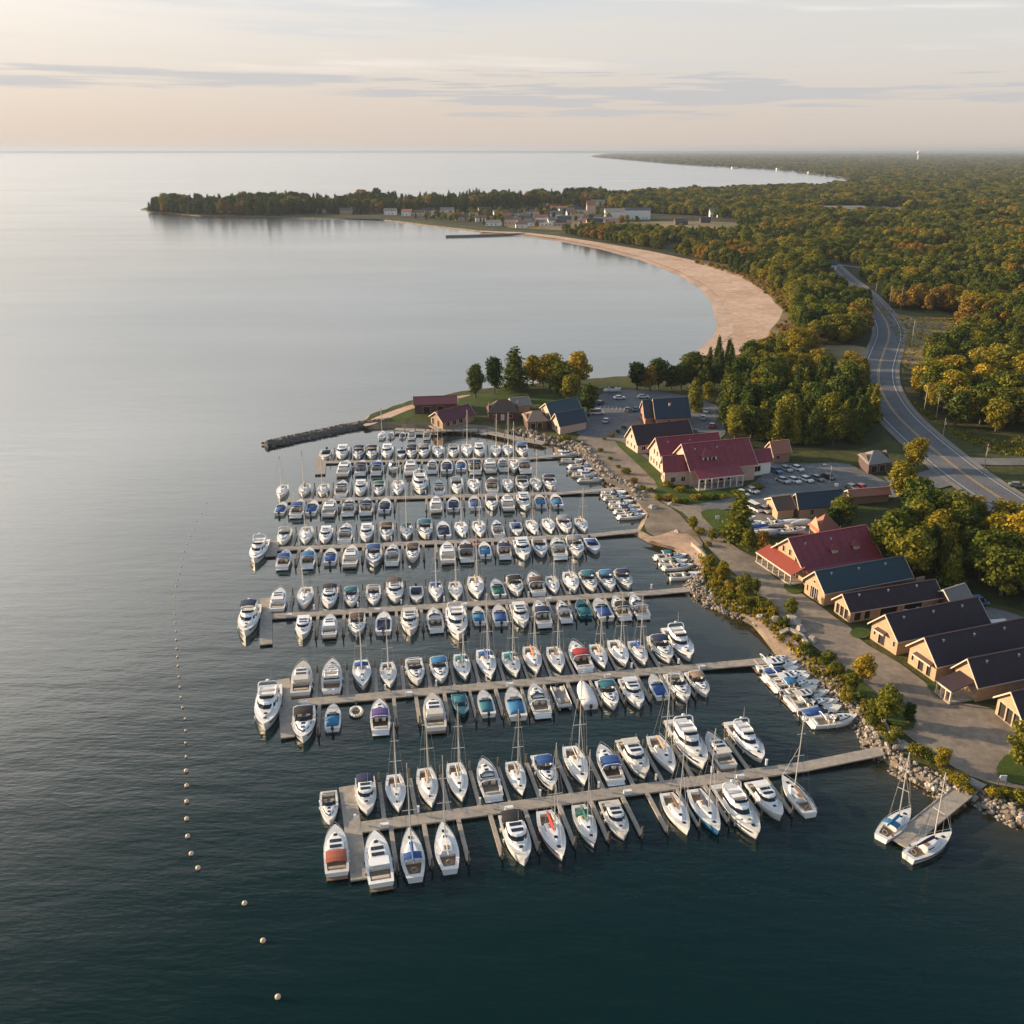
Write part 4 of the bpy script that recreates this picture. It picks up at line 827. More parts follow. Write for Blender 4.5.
# breakwater and riprap
def rock_mesh(mb, c, r, rg):
    n1 = rg.uniform(.7, 1.2); pts = []
    top = []
    k = 5
    a0 = rg.uniform(0, 6.28)
    def ring(f, z, j): return [(c[0]+r*f*rg.uniform(.75, 1.2)*n1*math.cos(a0+j+2*math.pi*i/k), c[1]+r*f*rg.uniform(.75, 1.2)*math.sin(a0+j+2*math.pi*i/k), c[2]+r*z*rg.uniform(.8, 1.15)) for i in range(k)]
    mb.loft([ring(.8, -.5, 0), ring(1, .15, .3), ring(.5, .72, .1)])
def rocks(px, half, spacing, rmin, rmax, name, hprof, seed, label=None, step=None, m=None, zoff=0):
    rg = random.Random(seed); line = [P(x, y, 0) for x, y in px]; mb = MB()
    for a, b in zip(line, line[1:]):
        L = (b-a).length; d = (b-a)/L; n = Vector((-d.y, d.x, 0)); cnt = int(L*2*half/spacing**2)
        for _ in range(cnt):
            s, o = rg.uniform(0, L), rg.uniform(-half, half); q = a+d*s+n*o
            rock_mesh(mb, (q.x, q.y, hprof(o/half)+zoff), rg.uniform(rmin, rmax), rg)
    return mb.build(name, m or M_ROCK)
def rock_mat(name, cols):
    m = bpy.data.materials.new(name); m.use_nodes = True; nt = m.node_tree; b = nt.nodes['Principled BSDF']; b.inputs['Roughness'].default_value = .9
    g = nt.nodes.new('ShaderNodeNewGeometry'); r = nt.nodes.new('ShaderNodeValToRGB'); nt.links.new(g.outputs['Random Per Island'], r.inputs[0])
    e = r.color_ramp.elements; e[0].position = 0; e[0].color = (*cols[0], 1); e[1].position = 1; e[1].color = (*cols[-1], 1)
    for i in range(1, len(cols)-1): x = e.new(i/(len(cols)-1)); x.color = (*cols[i], 1)
    nt.links.new(r.outputs[0], b.inputs['Base Color']); return m
M_ROCKS = rock_mat('riprap_stone', [(.07, .06, .05), (.20, .17, .14), (.34, .30, .25), (.17, .12, .08), (.45, .41, .35)])
M_ROCKD = rock_mat('breakwater_stone', [(.06, .055, .05), (.13, .12, .105), (.12, .10, .08), (.19, .17, .15)])
bw = [(266, 446.5), (280, 443), (300, 438.5), (322, 434), (345, 429), (365, 425.5), (390, 423)]
def breakwater():
    line = [P(x, y, 0) for x, y in bw]; rr = []
    for i, p in enumerate(line):
        d = (line[min(i+1, len(line)-1)]-line[max(i-1, 0)]).normalized(); n = Vector((-d.y, d.x, 0)); w = 2.5 if i else 1.2
        rr.append([(p+n*w*f).to_tuple()[:2]+(z,) for f, z in ((-1.5, -.8), (-.55, 1.5), (.55, 1.5), (1.5, -.8))])
    r = MB().loft(rr).build('breakwater', M_ROCKD); tag(r, 'long curved stone breakwater running out from the grassy point', 'breakwater')
    o = rocks(bw, 3.3, .8, .35, .75, 'stones', lambda f: 1.6*(1-abs(f))**.7-.1, 3, m=M_ROCKD); o.parent = r; tag(o, kind='stuff')
breakwater()
def rip(p0, p1, seed, lo=-1.6, hi=3.3, sp=.48, r0=.20, r1=.48):
    i0, i1 = SHORE_PX.index(p0), SHORE_PX.index(p1); rg = random.Random(seed); mb = MB(); line = shore[min(i0, i1):max(i0, i1)+1]
    for a, b in zip(line, line[1:]):
        L = (b-a).length; dd = (b-a)/L; n = Vector((dd.y, -dd.x, 0))
        if inside(((a+b)/2+n*3), SH2): n = -n
        for _ in range(int(L*(hi-lo)/sp**2)):
            s, o = rg.uniform(-.8, L+.8), rg.uniform(lo, hi)
            if o < -.6 and rg.random() < .4: continue
            q = a+dd*s+n*o; rock_mesh(mb, (q.x, q.y, min(GZ+.05, GZ+.15-.62*o)), rg.uniform(r0, r1)*(1.5 if rg.random() < .12 else 1), rg)
    tag(mb.build('riprap_rocks', M_ROCKS), kind='stuff')
rip((1024, 822), (888, 757), 5)
rip((888, 757), (799, 662), 6, lo=-2.2)
rip((742, 615), (698, 580), 7)
rip((757, 625), (742, 615), 19, lo=-.8, hi=2, sp=1.4)
rip((698, 580), (694, 560), 17, sp=.9)
rip((640, 505), (510, 435), 8, lo=-2.6, sp=.85, r0=.3, r1=.8)
# ------------------------------------------------------------------ buildings
def wood(name, c, var=.22, sc=(.6, .6, 5)):
    m = bpy.data.materials.new(name); m.use_nodes = True; nt = m.node_tree; b = nt.nodes['Principled BSDF']; b.inputs['Roughness'].default_value = .85
    tc = nt.nodes.new('ShaderNodeTexCoord'); mp = nt.nodes.new('ShaderNodeMapping'); mp.inputs['Scale'].default_value = sc; nt.links.new(tc.outputs['Object'], mp.inputs[0])
    n = nt.nodes.new('ShaderNodeTexNoise'); n.inputs['Scale'].default_value = .8; n.inputs['Detail'].default_value = 6; n.inputs['Roughness'].default_value = .7; nt.links.new(mp.outputs[0], n.inputs[0])
    mr = nt.nodes.new('ShaderNodeMapRange'); nt.links.new(n.outputs[0], mr.inputs[0]); mr.inputs[1].default_value = .3; mr.inputs[2].default_value = .7; mr.inputs[3].default_value = 1-var; mr.inputs[4].default_value = 1+var
    v = nt.nodes.new('ShaderNodeVectorMath'); v.operation = 'SCALE'; v.inputs[0].default_value = c; nt.links.new(mr.outputs[0], v.inputs['Scale']); nt.links.new(v.outputs[0], b.inputs['Base Color']); return m
W_TAN = wood('tan_boards', (.44, .30, .19), .28); W_WHITE = wood('white_boards', (.84, .82, .78), .1); W_BRICK = wood('brick_wall', (.36, .20, .14), .25, (2, 2, 4)); W_DARK = wood('dark_boards', (.10, .065, .06)); W_MAROON = wood('maroon_boards', (.16, .05, .05)); W_PINK = wood('pink_stucco', (.55, .40, .33), .1)
def roofm(name, c, rough=.6, var=.10):
    m = wood(name, c, var, (1.2, 1.2, 1.2)); b = m.node_tree.nodes['Principled BSDF']; b.inputs['Roughness'].default_value = rough; return m
RF_RED = roofm('red_metal_roof', (.22, .028, .038), .5, .22); RF_BRIGHT = roofm('awning_red_roof', (.27, .052, .030), .6); RF_PLUM = roofm('plum_shingles', (.036, .020, .027), .75, .25); RF_NAVY = roofm('navy_roof', (.016, .033, .052), .6); RF_BLUEG = roofm('slate_blue_roof', (.018, .045, .060), .6); RF_GREY = roofm('grey_roof', (.22, .20, .18), .8); RF_TAN = roofm('tan_shingles', (.28, .19, .13), .8); RF_BROWN = roofm('brown_roof', (.10, .065, .05), .8); RF_TERRA = roofm('terracotta_roof', (.33, .13, .08), .8)
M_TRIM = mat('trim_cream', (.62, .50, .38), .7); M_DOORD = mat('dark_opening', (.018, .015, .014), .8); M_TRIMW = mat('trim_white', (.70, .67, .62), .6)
def bld(name, A, B, C, eave, ridge, wm, rm, label, cat='building', front=(), side=(), over=.55, group=None, z=None, trim=None, back_off=0, parent=None, chimneys=(), hip=0, fw=None):
    """gabled building. A, B = base of the gable wall (B nearest the camera), C = far end of the long near wall; front/side: openings (u0,u1,z0,z1,kind) in metres"""
    z = GZ+.2 if z is None else z
    A, B, C = (Vector(q) if isinstance(q, Vector) else P(*q, z) for q in (A, B, C))
    for q in (A, B, C): q.z = z
    root = empty(name, B) if parent is None else parent
    O = B-(root.location if parent is not None else B)
    u = (C-B); L = u.length; u.normalize(); v = A-B; W = v.length; v.normalize()
    trim = trim or M_TRIM
    if front: k_ = W/(fw or max(q[1] for q in front)*1.12); front = [(q[0]*k_, q[1]*k_, *q[2:]) for q in front]
    print(name, 'W %.1f L %.1f' % (W, L))
    def pt(a, b, h): q = O+u*a+v*b; return (q.x, q.y, h)
    prof = [(0, -.4), (0, eave), (W/2, ridge), (W, eave), (W, -.4)]
    # walls with real openings
    def wallface(mb, outline, holes, f3, inward, dep=.28):
        loops = [[Vector((x, y, 0)) for x, y in outline]]+[[Vector((a, c, 0)), Vector((b, c, 0)), Vector((b, d, 0)), Vector((a, d, 0))] for a, b, c, d, *_ in holes]
        flat = [p for l in loops for p in l]; tri = tessellate_polygon(loops); o = len(mb.v)
        mb.v += [f3(p.x, p.y, 0) for p in flat]; mb.f += [tuple(o+i for i in t) for t in tri]
        for a, b, c, d, *_ in holes:
            q = [(a, c), (b, c), (b, d), (a, d)]
            for i in range(4): (x0, y0), (x1, y1) = q[i], q[(i+1) % 4]; mb.add([f3(x0, y0, 0), f3(x1, y1, 0), f3(x1, y1, dep), f3(x0, y0, dep)], [(0, 1, 2, 3)])
    wb = MB()
    ff = lambda x, y, d: pt(d, x, y)                # gable front: x along B->A
    fs = lambda x, y, d: pt(x, d, y)                # near side: x along B->C
    wallface(wb, prof, front, ff, 1); wallface(wb, [(0, -.4), (L, -.4), (L, eave), (0, eave)], side, fs, 1)
    wb.add([pt(L, x, y) for x, y in prof], [tuple(range(5))]); wb.add([pt(0, W, -.4), pt(L, W, -.4), pt(L, W, eave), pt(0, W, eave)], [(0, 1, 2, 3)])
    wall = wb.build('wall', wm, root, fix=False)
    for holes, f3 in ((front, ff), (side, fs)):
        for a, b, c, d, k in holes:
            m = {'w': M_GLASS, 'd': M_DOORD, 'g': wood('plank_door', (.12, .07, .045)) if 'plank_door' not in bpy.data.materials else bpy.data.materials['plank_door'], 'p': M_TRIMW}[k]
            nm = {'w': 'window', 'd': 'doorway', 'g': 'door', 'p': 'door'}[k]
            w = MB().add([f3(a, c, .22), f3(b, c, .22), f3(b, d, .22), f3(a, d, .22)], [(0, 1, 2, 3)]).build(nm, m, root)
            t = MB(); e = .09
            for x0, x1, y0, y1 in ((a-e, b+e, d, d+e), (a-e, a, c, d), (b, b+e, c, d))+(((a-e, b+e, c-e, c),) if k == 'w' else ()):
                p8 = [f3(x, y, dd) for dd in (-.04, .06) for x, y in ((x0, y0), (x1, y0), (x1, y1), (x0, y1))]; t.add(p8, [(0, 1, 2, 3), (4, 5, 6, 7), (0, 1, 5, 4), (1, 2, 6, 5), (2, 3, 7, 6), (3, 0, 4, 7)])
            if k == 'w' and b-a > .7:
                mx = (a+b)/2; p8 = [f3(x, y, dd) for dd in (.14, .21) for x, y in ((mx-.04, c), (mx+.04, c), (mx+.04, d), (mx-.04, d))]; t.add(p8, [(0, 1, 2, 3), (4, 5, 6, 7), (0, 1, 5, 4), (1, 2, 6, 5), (2, 3, 7, 6), (3, 0, 4, 7)])
            t.build('frame', trim, w)
    # roof: two slabs with overhang
    sl = (ridge-eave)/(W/2); th = .16; rb = MB(); ov = over
    hp = hip
    for sg in (0, 1):
        y0 = -ov if sg == 0 else W+ov; ez = eave-sl*ov+.05
        top = [(-ov, y0, ez), (L+ov, y0, ez), (L+ov-hp, W/2, ridge+.05), (-ov+hp, W/2, ridge+.05)]
        p = [pt(a, b, h+th) for a, b, h in top]+[pt(a, b, h) for a, b, h in top]
        rb.add(p, [(0, 1, 2, 3), (4, 5, 6, 7), (0, 1, 5, 4), (1, 2, 6, 5), (3, 0, 4, 7)])
    if hp:
        for e in (-ov, L+ov):
            s_ = 1 if e < 0 else -1; rb.add([pt(e, -ov, eave-sl*ov+.05+th), pt(e, W+ov, eave-sl*ov+.05+th), pt(e+s_*hp, W/2, ridge+.05+th)], [(0, 1, 2)])
    roof = rb.build('roof', rm, root)
    # barge boards and ridge cap
    if not hp:
        for e in (-ov-.05, L+ov+.05):
            tb = MB()
            for y0, y1 in ((-ov, W/2), (W+ov, W/2)):
                z0 = eave-sl*ov+.05; a = [pt(e+d, yy, zz) for d in (-.05, .05) for yy, zz in ((y0, z0-.12), (y1, ridge-.07), (y1, ridge+.26), (y0, z0+.21))]
                tb.add(a, [(0, 1, 2, 3), (4, 5, 6, 7), (0, 1, 5, 4), (2, 3, 7, 6), (3, 0, 4, 7)])
            tb.build('barge_board', trim, roof)
        a_, b_ = Vector(pt(-ov, W/2, ridge+.25)), Vector(pt(L+ov, W/2, ridge+.25)); MB().obox(a_, b_, .4, .1).build('ridge_cap', rm, roof)
    for a, b, h in chimneys: q = pt(a, b, 0); MB().box((q[0], q[1], ridge-.6+h/2), (.7, .7, h+1.5), rz=math.atan2(u.y, u.x)).build('chimney', W_BRICK, roof)
    if L > 15 and not hip and eave < 5 and cat != 'house':
        for k in range(int(L/7)):
            q = pt(3+k*7, W*.36, 0); zz = eave+sl*W*.36+.2; MB().tube((q[0], q[1], zz-.1), (q[0], q[1], zz+.35), .16, .16, 8).tube((q[0], q[1], zz+.35), (q[0], q[1], zz+.47), .28, .05, 8).build('roof_vent', M_STEEL, roof)
        e0, e1 = Vector(pt(-ov, -ov-.06, eave-sl*ov+.12)), Vector(pt(L+ov, -ov-.06, eave-sl*ov+.12)); MB().obox(e0, e1, .14, .14).build('gutter', trim, roof)
    # standing seams of the sheet roof
    if rm is RF_RED and L > 8 and cat != 'house':
        st_ = MB()
        for k in range(int(L/2.2)): x_ = 1.1+k*2.2; z0_ = eave-sl*ov+.235; p0_, p1_ = Vector(pt(x_, -ov+.02, z0_)), Vector(pt(x_, W/2-.1, ridge+.2)); st_.tube(p0_, p1_, .035, n=4)
        tag(st_.build('roof_seams', rm, roof), kind='stuff')
    if parent is None: tag(root, label, cat, group)
    return root, dict(O=O, u=u, v=v, L=L, W=W, pt=pt, B=B)
def leanto(g, root, a0, a1, b0, b1, zlo, zhi, rm, posts=4, name='porch_roof', axis='a', pm=None, deck=True):
    """sloping porch roof on posts in the frame of a building; slopes down along 'a' (away from front gable) or 'b' (away from near wall)"""
    pt = g['pt']
    def slab(zs): return [pt(a, b, z_) for (a, b), z_ in zip(((a0, b0), (a1, b0), (a1, b1), (a0, b1)), zs)]
    zs = (zlo, zhi, zhi, zlo) if axis == 'a' else (zlo, zlo, zhi, zhi)
    p = slab([q+.15 for q in zs])+slab(zs); r = MB().add(p, [(0, 1, 2, 3), (4, 5, 6, 7), (0, 1, 5, 4), (1, 2, 6, 5), (2, 3, 7, 6), (3, 0, 4, 7)]).build(name, rm, root)
    fa = MB(); 
    for k in range(posts):
        t = k/(posts-1); q = pt(a0+.3, b0+.3+(b1-b0-.6)*t, 0) if axis == 'a' else pt(a0+.3+(a1-a0-.6)*t, b0+.3, 0)
        MB().box((q[0], q[1], zlo/2-.1), (.28, .28, zlo+.2)).build('post', pm or M_TRIM, root)
    e0, e1 = (pt(a0-.02, b0, zlo+.12), pt(a0-.02, b1, zlo+.12)) if axis == 'a' else (pt(a0, b0-.02, zlo+.12), pt(a1, b0-.02, zlo+.12))
    MB().obox(e0, e1, .12, .3).build('fascia', pm or M_TRIM, r)
    if deck:
        dk = [pt(a, b, .22) for a, b in ((a0, b0), (a1, b0), (a1, b1), (a0, b1))]+[pt(a, b, -.3) for a, b in ((a0, b0), (a1, b0), (a1, b1), (a0, b1))]
        MB().add(dk, [(0, 1, 2, 3), (0, 1, 5, 4), (1, 2, 6, 5), (2, 3, 7, 6), (3, 0, 4, 7)]).build('porch_floor', M_PLANK, root)
    return r

# waterfront sheds
r, g = bld('barn', (870, 637.6), (896, 654.4), (984, 636), 3.3, 6.6, W_TAN, RF_PLUM, 'tan boarded barn with plum roof and one dark gable doorway', 'barn', front=[(6.2, 9.6, 0, 2.6, 'd'), (1.2, 2.2, 1.2, 2.3, 'w'), (11.2, 12.2, 1.2, 2.3, 'w')], side=[(5, 6.4, 1.3, 2.3, 'w'), (10, 11.4, 1.3, 2.3, 'w')])
leanto(g, r, -.9, 0, g['W']*.40, g['W']*.78, 2.75, 3.0, W_DARK, 0, 'door_canopy', deck=False)
r, g = bld('barn', (907.7, 661.7), (934.5, 680.9), (1040, 658), 3.5, 6.8, W_TAN, RF_PLUM, 'long tan barn with plum roof and two openings under a canopy', 'barn', front=[(2.4, 4.6, 0, 2.6, 'd'), (6.2, 9.0, 0, 2.6, 'd'), (11.5, 12.6, .9, 2.2, 'w')], side=[(6, 7.4, 1.3, 2.3, 'w')])
leanto(g, r, -.9, 0, g['W']*.1, g['W']*.75, 2.75, 3.0, W_DARK, 0, 'door_canopy', deck=False)
r, g = bld('barn', (952, 684), (975.3, 701), (1065, 682), 3.4, 6.6, W_TAN, RF_PLUM, 'tan barn with plum roof behind a small hipped porch', 'barn', front=[(5, 7.4, 0, 2.5, 'd')])
leanto(g, r, -5.0, 0, g['W']*.1, g['W']*.8, 2.3, 3.3, RF_PLUM, 4, 'porch_roof', pm=M_TRIM)
MB().box(g['pt'](-3.6, g['W']*.6, .6), (1.0, 1.0, 1.2)).build('counter', M_TRIM, r)
r, g = bld('open_shed', (995, 713), (1019, 733), (1095, 716), 3.2, 5.8, W_TAN, RF_PLUM, 'open-fronted tan shed on timber posts at the right edge', 'shed', front=[(.9, 3.4, 0, 2.7, 'd'), (3.9, 6.6, 0, 2.7, 'd'), (7.1, 10.0, 0, 2.7, 'd')])
r, g = bld('boat_shed', (804, 592), (823.6, 605), (908, 589), 3.2, 6.2, W_TAN, RF_BLUEG, 'tan workshop with slate blue roof beside the big red market hall', 'shed', front=[(4.4, 9.4, 0, 2.5, 'd'), (6.4, 8.0, 3.5, 4.0, 'w'), (11, 12, .8, 2.2, 'w')], side=[(14, 17, 1.4, 2.3, 'w'), (24, 26, 1.2, 2.3, 'w')])
for b in (g['W']*.42, g['W']*.52, g['W']*.64): q = g['pt'](.1, b, 1.2); MB().box(q, (.1, .12, 2.4)).build('mullion', M_TRIMW, r)
r, g = bld('long_shed', (834, 610.6), (849.4, 622), (938, 607), 2.7, 4.9, W_TAN, RF_PLUM, 'low long tan shed with dark roof and open side bays', 'shed', front=[(1.4, 3.8, 0, 2.2, 'd'), (4.4, 6.8, 0, 2.2, 'd'), (7.4, 9.6, 0, 2.2, 'd')], side=[(1.0, 2.6, 0, 2.1, 'd'), (3.4, 4.8, 0, 2.1, 'd'), (7.2, 11.4, 0, 2.1, 'd'), (13, 17.5, 0, 2.1, 'd')])
for i, a in enumerate((12.6, 15.8, 19.0, 20.8)):
    q = g['B']+Vector(g['pt'](a, -1.2, .6)); o = MB().box((0, 0, 0), (.9, .8, 1.2)).box((0, 0, .64), (1.0, .9, .08)).build('storage_bin', M_GEL); o.location = q; tag(o, f'white storage bin, {ORD[i]} from the left, beside the low long shed', 'bin', 'white bins beside the low long shed')
# market hall
r, g = bld('market_hall', (771, 561), (802.5, 582.5), (877, 568), 3.2, 8.0, W_TAN, RF_RED, 'big tan market hall with red roof and orange-red porch in front', 'market hall', front=[(3.0, 4.2, 3.6, 5.0, 'w'), (6.0, 7.2, 4.2, 5.6, 'w'), (9.0, 10.2, 4.2, 5.6, 'w'), (12.0, 13.2, 3.6, 5.0, 'w'), (2.4, 4.4, 0, 2.3, 'w'), (6.5, 8.7, 0, 2.3, 'd'), (10.5, 12.5, 0, 2.3, 'w')], side=[(4, 6, 1, 2.3, 'w'), (9, 11, 1, 2.3, 'w')])
leanto(g, r, -3.6, 0, -.4, g['W']+1.2, 2.3, 3.6, RF_BRIGHT, 7, 'porch_roof')
leanto(g, r, -.3, g['L']+.4, -3.4, -.6, 2.5, 3.2, RF_RED, 6, 'side_porch_roof', axis='b')
for a in (9.5, 15.5):
    c = g['pt'](a, 2.6, 5.2); MB().box((c[0], c[1], 4.9), (1.5, 1.7, 1.5), rz=math.atan2(g['u'].y, g['u'].x)).build('dormer', M_TRIM, r)
    MB().loft([[(c[0]-1.1, c[1]-1.2, 5.65), (c[0]+1.1, c[1]-1.2, 5.65), (c[0]+1.1, c[1]+1.2, 5.65), (c[0]-1.1, c[1]+1.2, 5.65)], [(c[0]-.05, c[1]-.05, 6.6), (c[0]+.05, c[1]-.05, 6.6), (c[0]+.05, c[1]+.05, 6.6), (c[0]-.05, c[1]+.05, 6.6)]]).build('dormer_roof', RF_RED, r)
bld('hut', (809, 533), (818, 541), (838, 537), 2.6, 5.4, W_TAN, RF_TERRA, 'small hut with pointed terracotta roof behind the market hall', 'hut', hip=3.4)
bld('store_shed', (766, 509), (777, 520), (793, 518), 2.8, 4.6, W_TAN, RF_BROWN, 'small brown shed with sunlit wall in the boat yard', 'shed', front=[(2, 4, 0, 2, 'g')])
bld('store_shed', (792, 509), (799, 519), (842, 515), 3.0, 5.6, W_TAN, RF_NAVY, 'tan shed with navy roof behind the boat yard', 'shed', side=[(8, 9.2, .9, 2.2, 'w'), (3, 4, .9, 2.2, 'w')], chimneys=[(9, -.3, -3.4)])
bld('long_roofed_stall', (846, 499), (850, 504), (888, 501), 2.2, 3.2, W_BRICK, RF_TERRA, 'low long stall with pinkish roof beyond the navy shed', 'stall')
bld('pavilion', (858, 464), (868, 474), (889, 471), 3.0, 5.2, W_DARK, RF_GREY, 'dark pavilion with pale hipped roof beside the south parking lot', 'pavilion', hip=3.6, side=[(1, 3, .3, 2.2, 'd'), (4, 6, .3, 2.2, 'd')])
bld('cottage', (766, 456), (773, 463), (789, 461), 3.0, 5.6, W_BRICK, RF_TERRA, 'small brick cottage at the foot of the conifer grove', 'cottage', front=[(2, 3, 1, 2.2, 'w')], side=[(1, 2.2, 1, 2.2, 'w')])
bld('carport', (934, 603), (950, 614), (968, 608), 2.5, 4.2, W_DARK, RF_GREY, 'weathered shed with pale grey roof behind the barns', 'shed')
# big red inn
r, g = bld('waterfront_inn', (649, 462), (662, 474), (722, 468), 4.4, 9.2, W_PINK, RF_RED, 'rambling red-roofed inn with white veranda above the fourth pier', 'inn', front=[(2, 3.2, 1, 2.4, 'w'), (5, 6.2, 1, 2.4, 'w'), (8, 9.2, 1, 2.4, 'w'), (11, 12.2, 1, 2.4, 'w'), (5, 6.2, 4, 5.4, 'w'), (8, 9.2, 4, 5.4, 'w')])
def wing(A, B, C, e, h, rm=RF_RED, wm=W_PINK, hip=0, **k):
    global r
    _, g2 = bld('x', A, B, C, e, h, wm, rm, None, parent=r, hip=hip, **k); return g2
wing((661, 478), (664, 486), (693, 484), 4.6, 7.6, hip=0, front=[(1.5, 2.7, 1, 2.4, 'w'), (4.2, 5.4, 1, 2.4, 'w')], side=[(2, 3.2, 1, 2.4, 'w'), (5, 6.2, 1, 2.4, 'w')])
gw = wing((672, 471), (690, 486), (754, 479), 4.8, 10.2, front=[(3, 4.2, 5, 6.4, 'w'), (7, 8.2, 5, 6.4, 'w')])
wing((735, 470), (741, 477), (770, 473), 4.0, 6.4, side=[(1, 3, 1, 2.6, 'w'), (4.5, 6.5, 1, 2.6, 'w')], wm=W_WHITE)
leanto(gw, r, .5, gw['L']*.72, -4.8, -.3, 3.4, 4.9, RF_RED, 8, 'veranda_roof', axis='b', pm=M_TRIMW)
for a in (3.5, 6.5, 9.5, 12.5): q = gw['pt'](a, -.05, 1.7); MB().box(q, (1.3, .14, 1.9), rz=math.atan2(gw['u'].y, gw['u'].x)).build('window', M_GLASS, r)
for a in (6.5,):
    c = Vector(gw['pt'](a, 3.2, 0)); u_, v_ = gw['u'], gw['v']
    for k in (-1.3, 1.3):
        d = c+u_*k; MB().box((d.x, d.y, 6.6), (1.6, 2.6, 1.8), rz=math.atan2(u_.y, u_.x)).build('dormer', M_TRIMW, r)
        e = d-v_*1.32; MB().box((e.x, e.y, 6.75), (.9, .06, 1.1), rz=math.atan2(u_.y, u_.x)).build('dormer_window', M_GLASS, r)
    q = [c+u_*x+v_*y for x, y in ((-2.5, -1.7), (2.5, -1.7), (2.5, 2.6), (-2.5, 2.6))]
    MB().loft([[(p.x, p.y, 7.5) for p in q], [(c.x+v_.x*1.5+s*u_.x*.3, c.y+v_.y*1.5+s*u_.y*.3, 9.4) for s in (-1, 1, 1.01, -1.01)]]).build('dormer_roof', RF_RED, r)
bld('guest_house', (626, 445.6), (637.4, 453.5), (692, 447), 3.2, 7.6, W_PINK, RF_PLUM, 'gabled guest house with dark plum roof left of the red inn', 'house', front=[(2, 3, .9, 2.1, 'w'), (5, 6, .9, 2.1, 'w'), (8, 9, .9, 2.1, 'w'), (4.9, 6.1, 3.6, 4.8, 'w')], side=[(1.5, 2.7, .9, 2.1, 'w')])
r, g = bld('lodge', (650, 417), (656, 427), (689, 425), 3.2, 8.0, W_BRICK, RF_NAVY, 'brick lodge with navy roof and twin front gables by the parking lot', 'lodge', front=[(2, 3.2, 1, 2.2, 'w')], side=[(4, 5.2, 1, 2.2, 'w'), (8, 9.2, 1, 2.2, 'w')], chimneys=[(5, 2.2, -.6)])
bld('x', (640, 417), (645, 426), (654, 424.5), 3.2, 7.4, W_BRICK, RF_NAVY, None, parent=r, front=[(2, 3.2, 1, 2.2, 'w')])
# buildings on the point
r, g = bld('boathouse', (415, 406), (415, 413), (456.5, 411.5), 3.0, 4.6, W_DARK, roofm('maroon_roof', (.11, .018, .028), .6), 'long dark boathouse with maroon roof on the grassy point', 'boathouse', side=[(3, 5.5, 0, 2.2, 'd'), (8, 10.5, 0, 2.2, 'd')])
r, g = bld('boathouse', (431, 424), (443, 430), (474, 422), 2.9, 5.3, wood('weathered_boards', (.30, .20, .14)), bpy.data.materials['maroon_roof'], 'brown boathouse with maroon roof standing over the water on the point', 'boathouse', z=.9, front=[(2, 3.3, .4, 2.6, 'd'), (5, 6.3, .4, 2.6, 'w')], side=[(1.5, 3, .8, 2.4, 'w'), (4.5, 6, .8, 2.4, 'w'), (7.5, 9, .8, 2.4, 'w')])
for a, b in ((.3, .3), (4, .3), (8, .3), (.3, 6), (11, .3)): q = g['pt'](a, b, 0); MB().tube((q[0], q[1], -2.5), (q[0], q[1], 0), .22, n=7).build('stilt', M_PILE, r)
MB().add([g['pt'](-1.5, -2, -.1), g['pt'](12, -2.2, -.1), g['pt'](12, 7, -.1), g['pt'](-1.5, 8.5, -.1), g['pt'](-1.5, -2, -.4), g['pt'](12, -2.2, -.4), g['pt'](12, 7, -.4), g['pt'](-1.5, 8.5, -.4)], [(0, 1, 2, 3), (0, 1, 5, 4), (1, 2, 6, 5), (3, 0, 4, 7)]).build('deck', M_BOARD, r)
bld('cabin', (488, 415), (489, 421), (518, 420), 3.2, 6.4, W_MAROON, RF_BROWN, 'maroon cabin with hipped brown roof on the point', 'cabin', hip=4, side=[(1.5, 2.7, .9, 2.1, 'w'), (4.2, 5.4, 0, 2.2, 'p'), (7, 8.2, .9, 2.1, 'w')])
bld('cafe', (523, 422), (528, 430), (547, 428.5), 2.9, 5.0, W_DARK, RF_TAN, 'low dark cafe with tan hipped roof beside the boardwalk', 'cafe', hip=3, side=[(1, 2.6, .3, 2.2, 'd'), (3.4, 5, .3, 2.2, 'd')])
r, g = bld('harbour_office', (552, 428), (560, 434), (586, 429), 3.0, 6.0, W_PINK, RF_NAVY, 'harbour office with navy roof beside the upper driveway', 'office', front=[(2, 3.2, .8, 2, 'w'), (4.4, 5.6, .8, 2, 'w')])
bld('x', (541, 417), (552, 427), (581, 420), 3.4, 6.6, W_PINK, RF_BLUEG, None, parent=r, front=[(3, 4.2, .8, 2, 'w')])
r, g = bld('net_store', (508, 408), (514, 413), (530, 411), 2.4, 4.4, W_TAN, RF_GREY, 'small tan store with grey roof under the point trees', 'shed')
# boardwalk along the inner shore
def boardwalk():
    pts = [P(x, y, 1.15) for x, y in [(395, 429), (430, 430.5), (452, 429.5), (480, 430), (510, 436.5), (545, 443)]]; r = empty('boardwalk', pts[0]); tag(r, 'weathered boardwalk along the inner shore of the point', 'boardwalk')
    mb = MB()
    for a, b in zip(pts, pts[1:]): mb.obox(a-pts[0], b-pts[0], 3.2, .3)
    mb.build('deck', M_BOARD, r)
    for i in range(18):
        t = i/17*(len(pts)-1); k = min(int(t), len(pts)-2); q = pts[k].lerp(pts[k+1], t-k)-pts[0]; MB().tube((q.x, q.y-1.4, -2.4), (q.x, q.y-1.4, .9), .15, n=6).build('piling', M_PILE, r)
boardwalk()

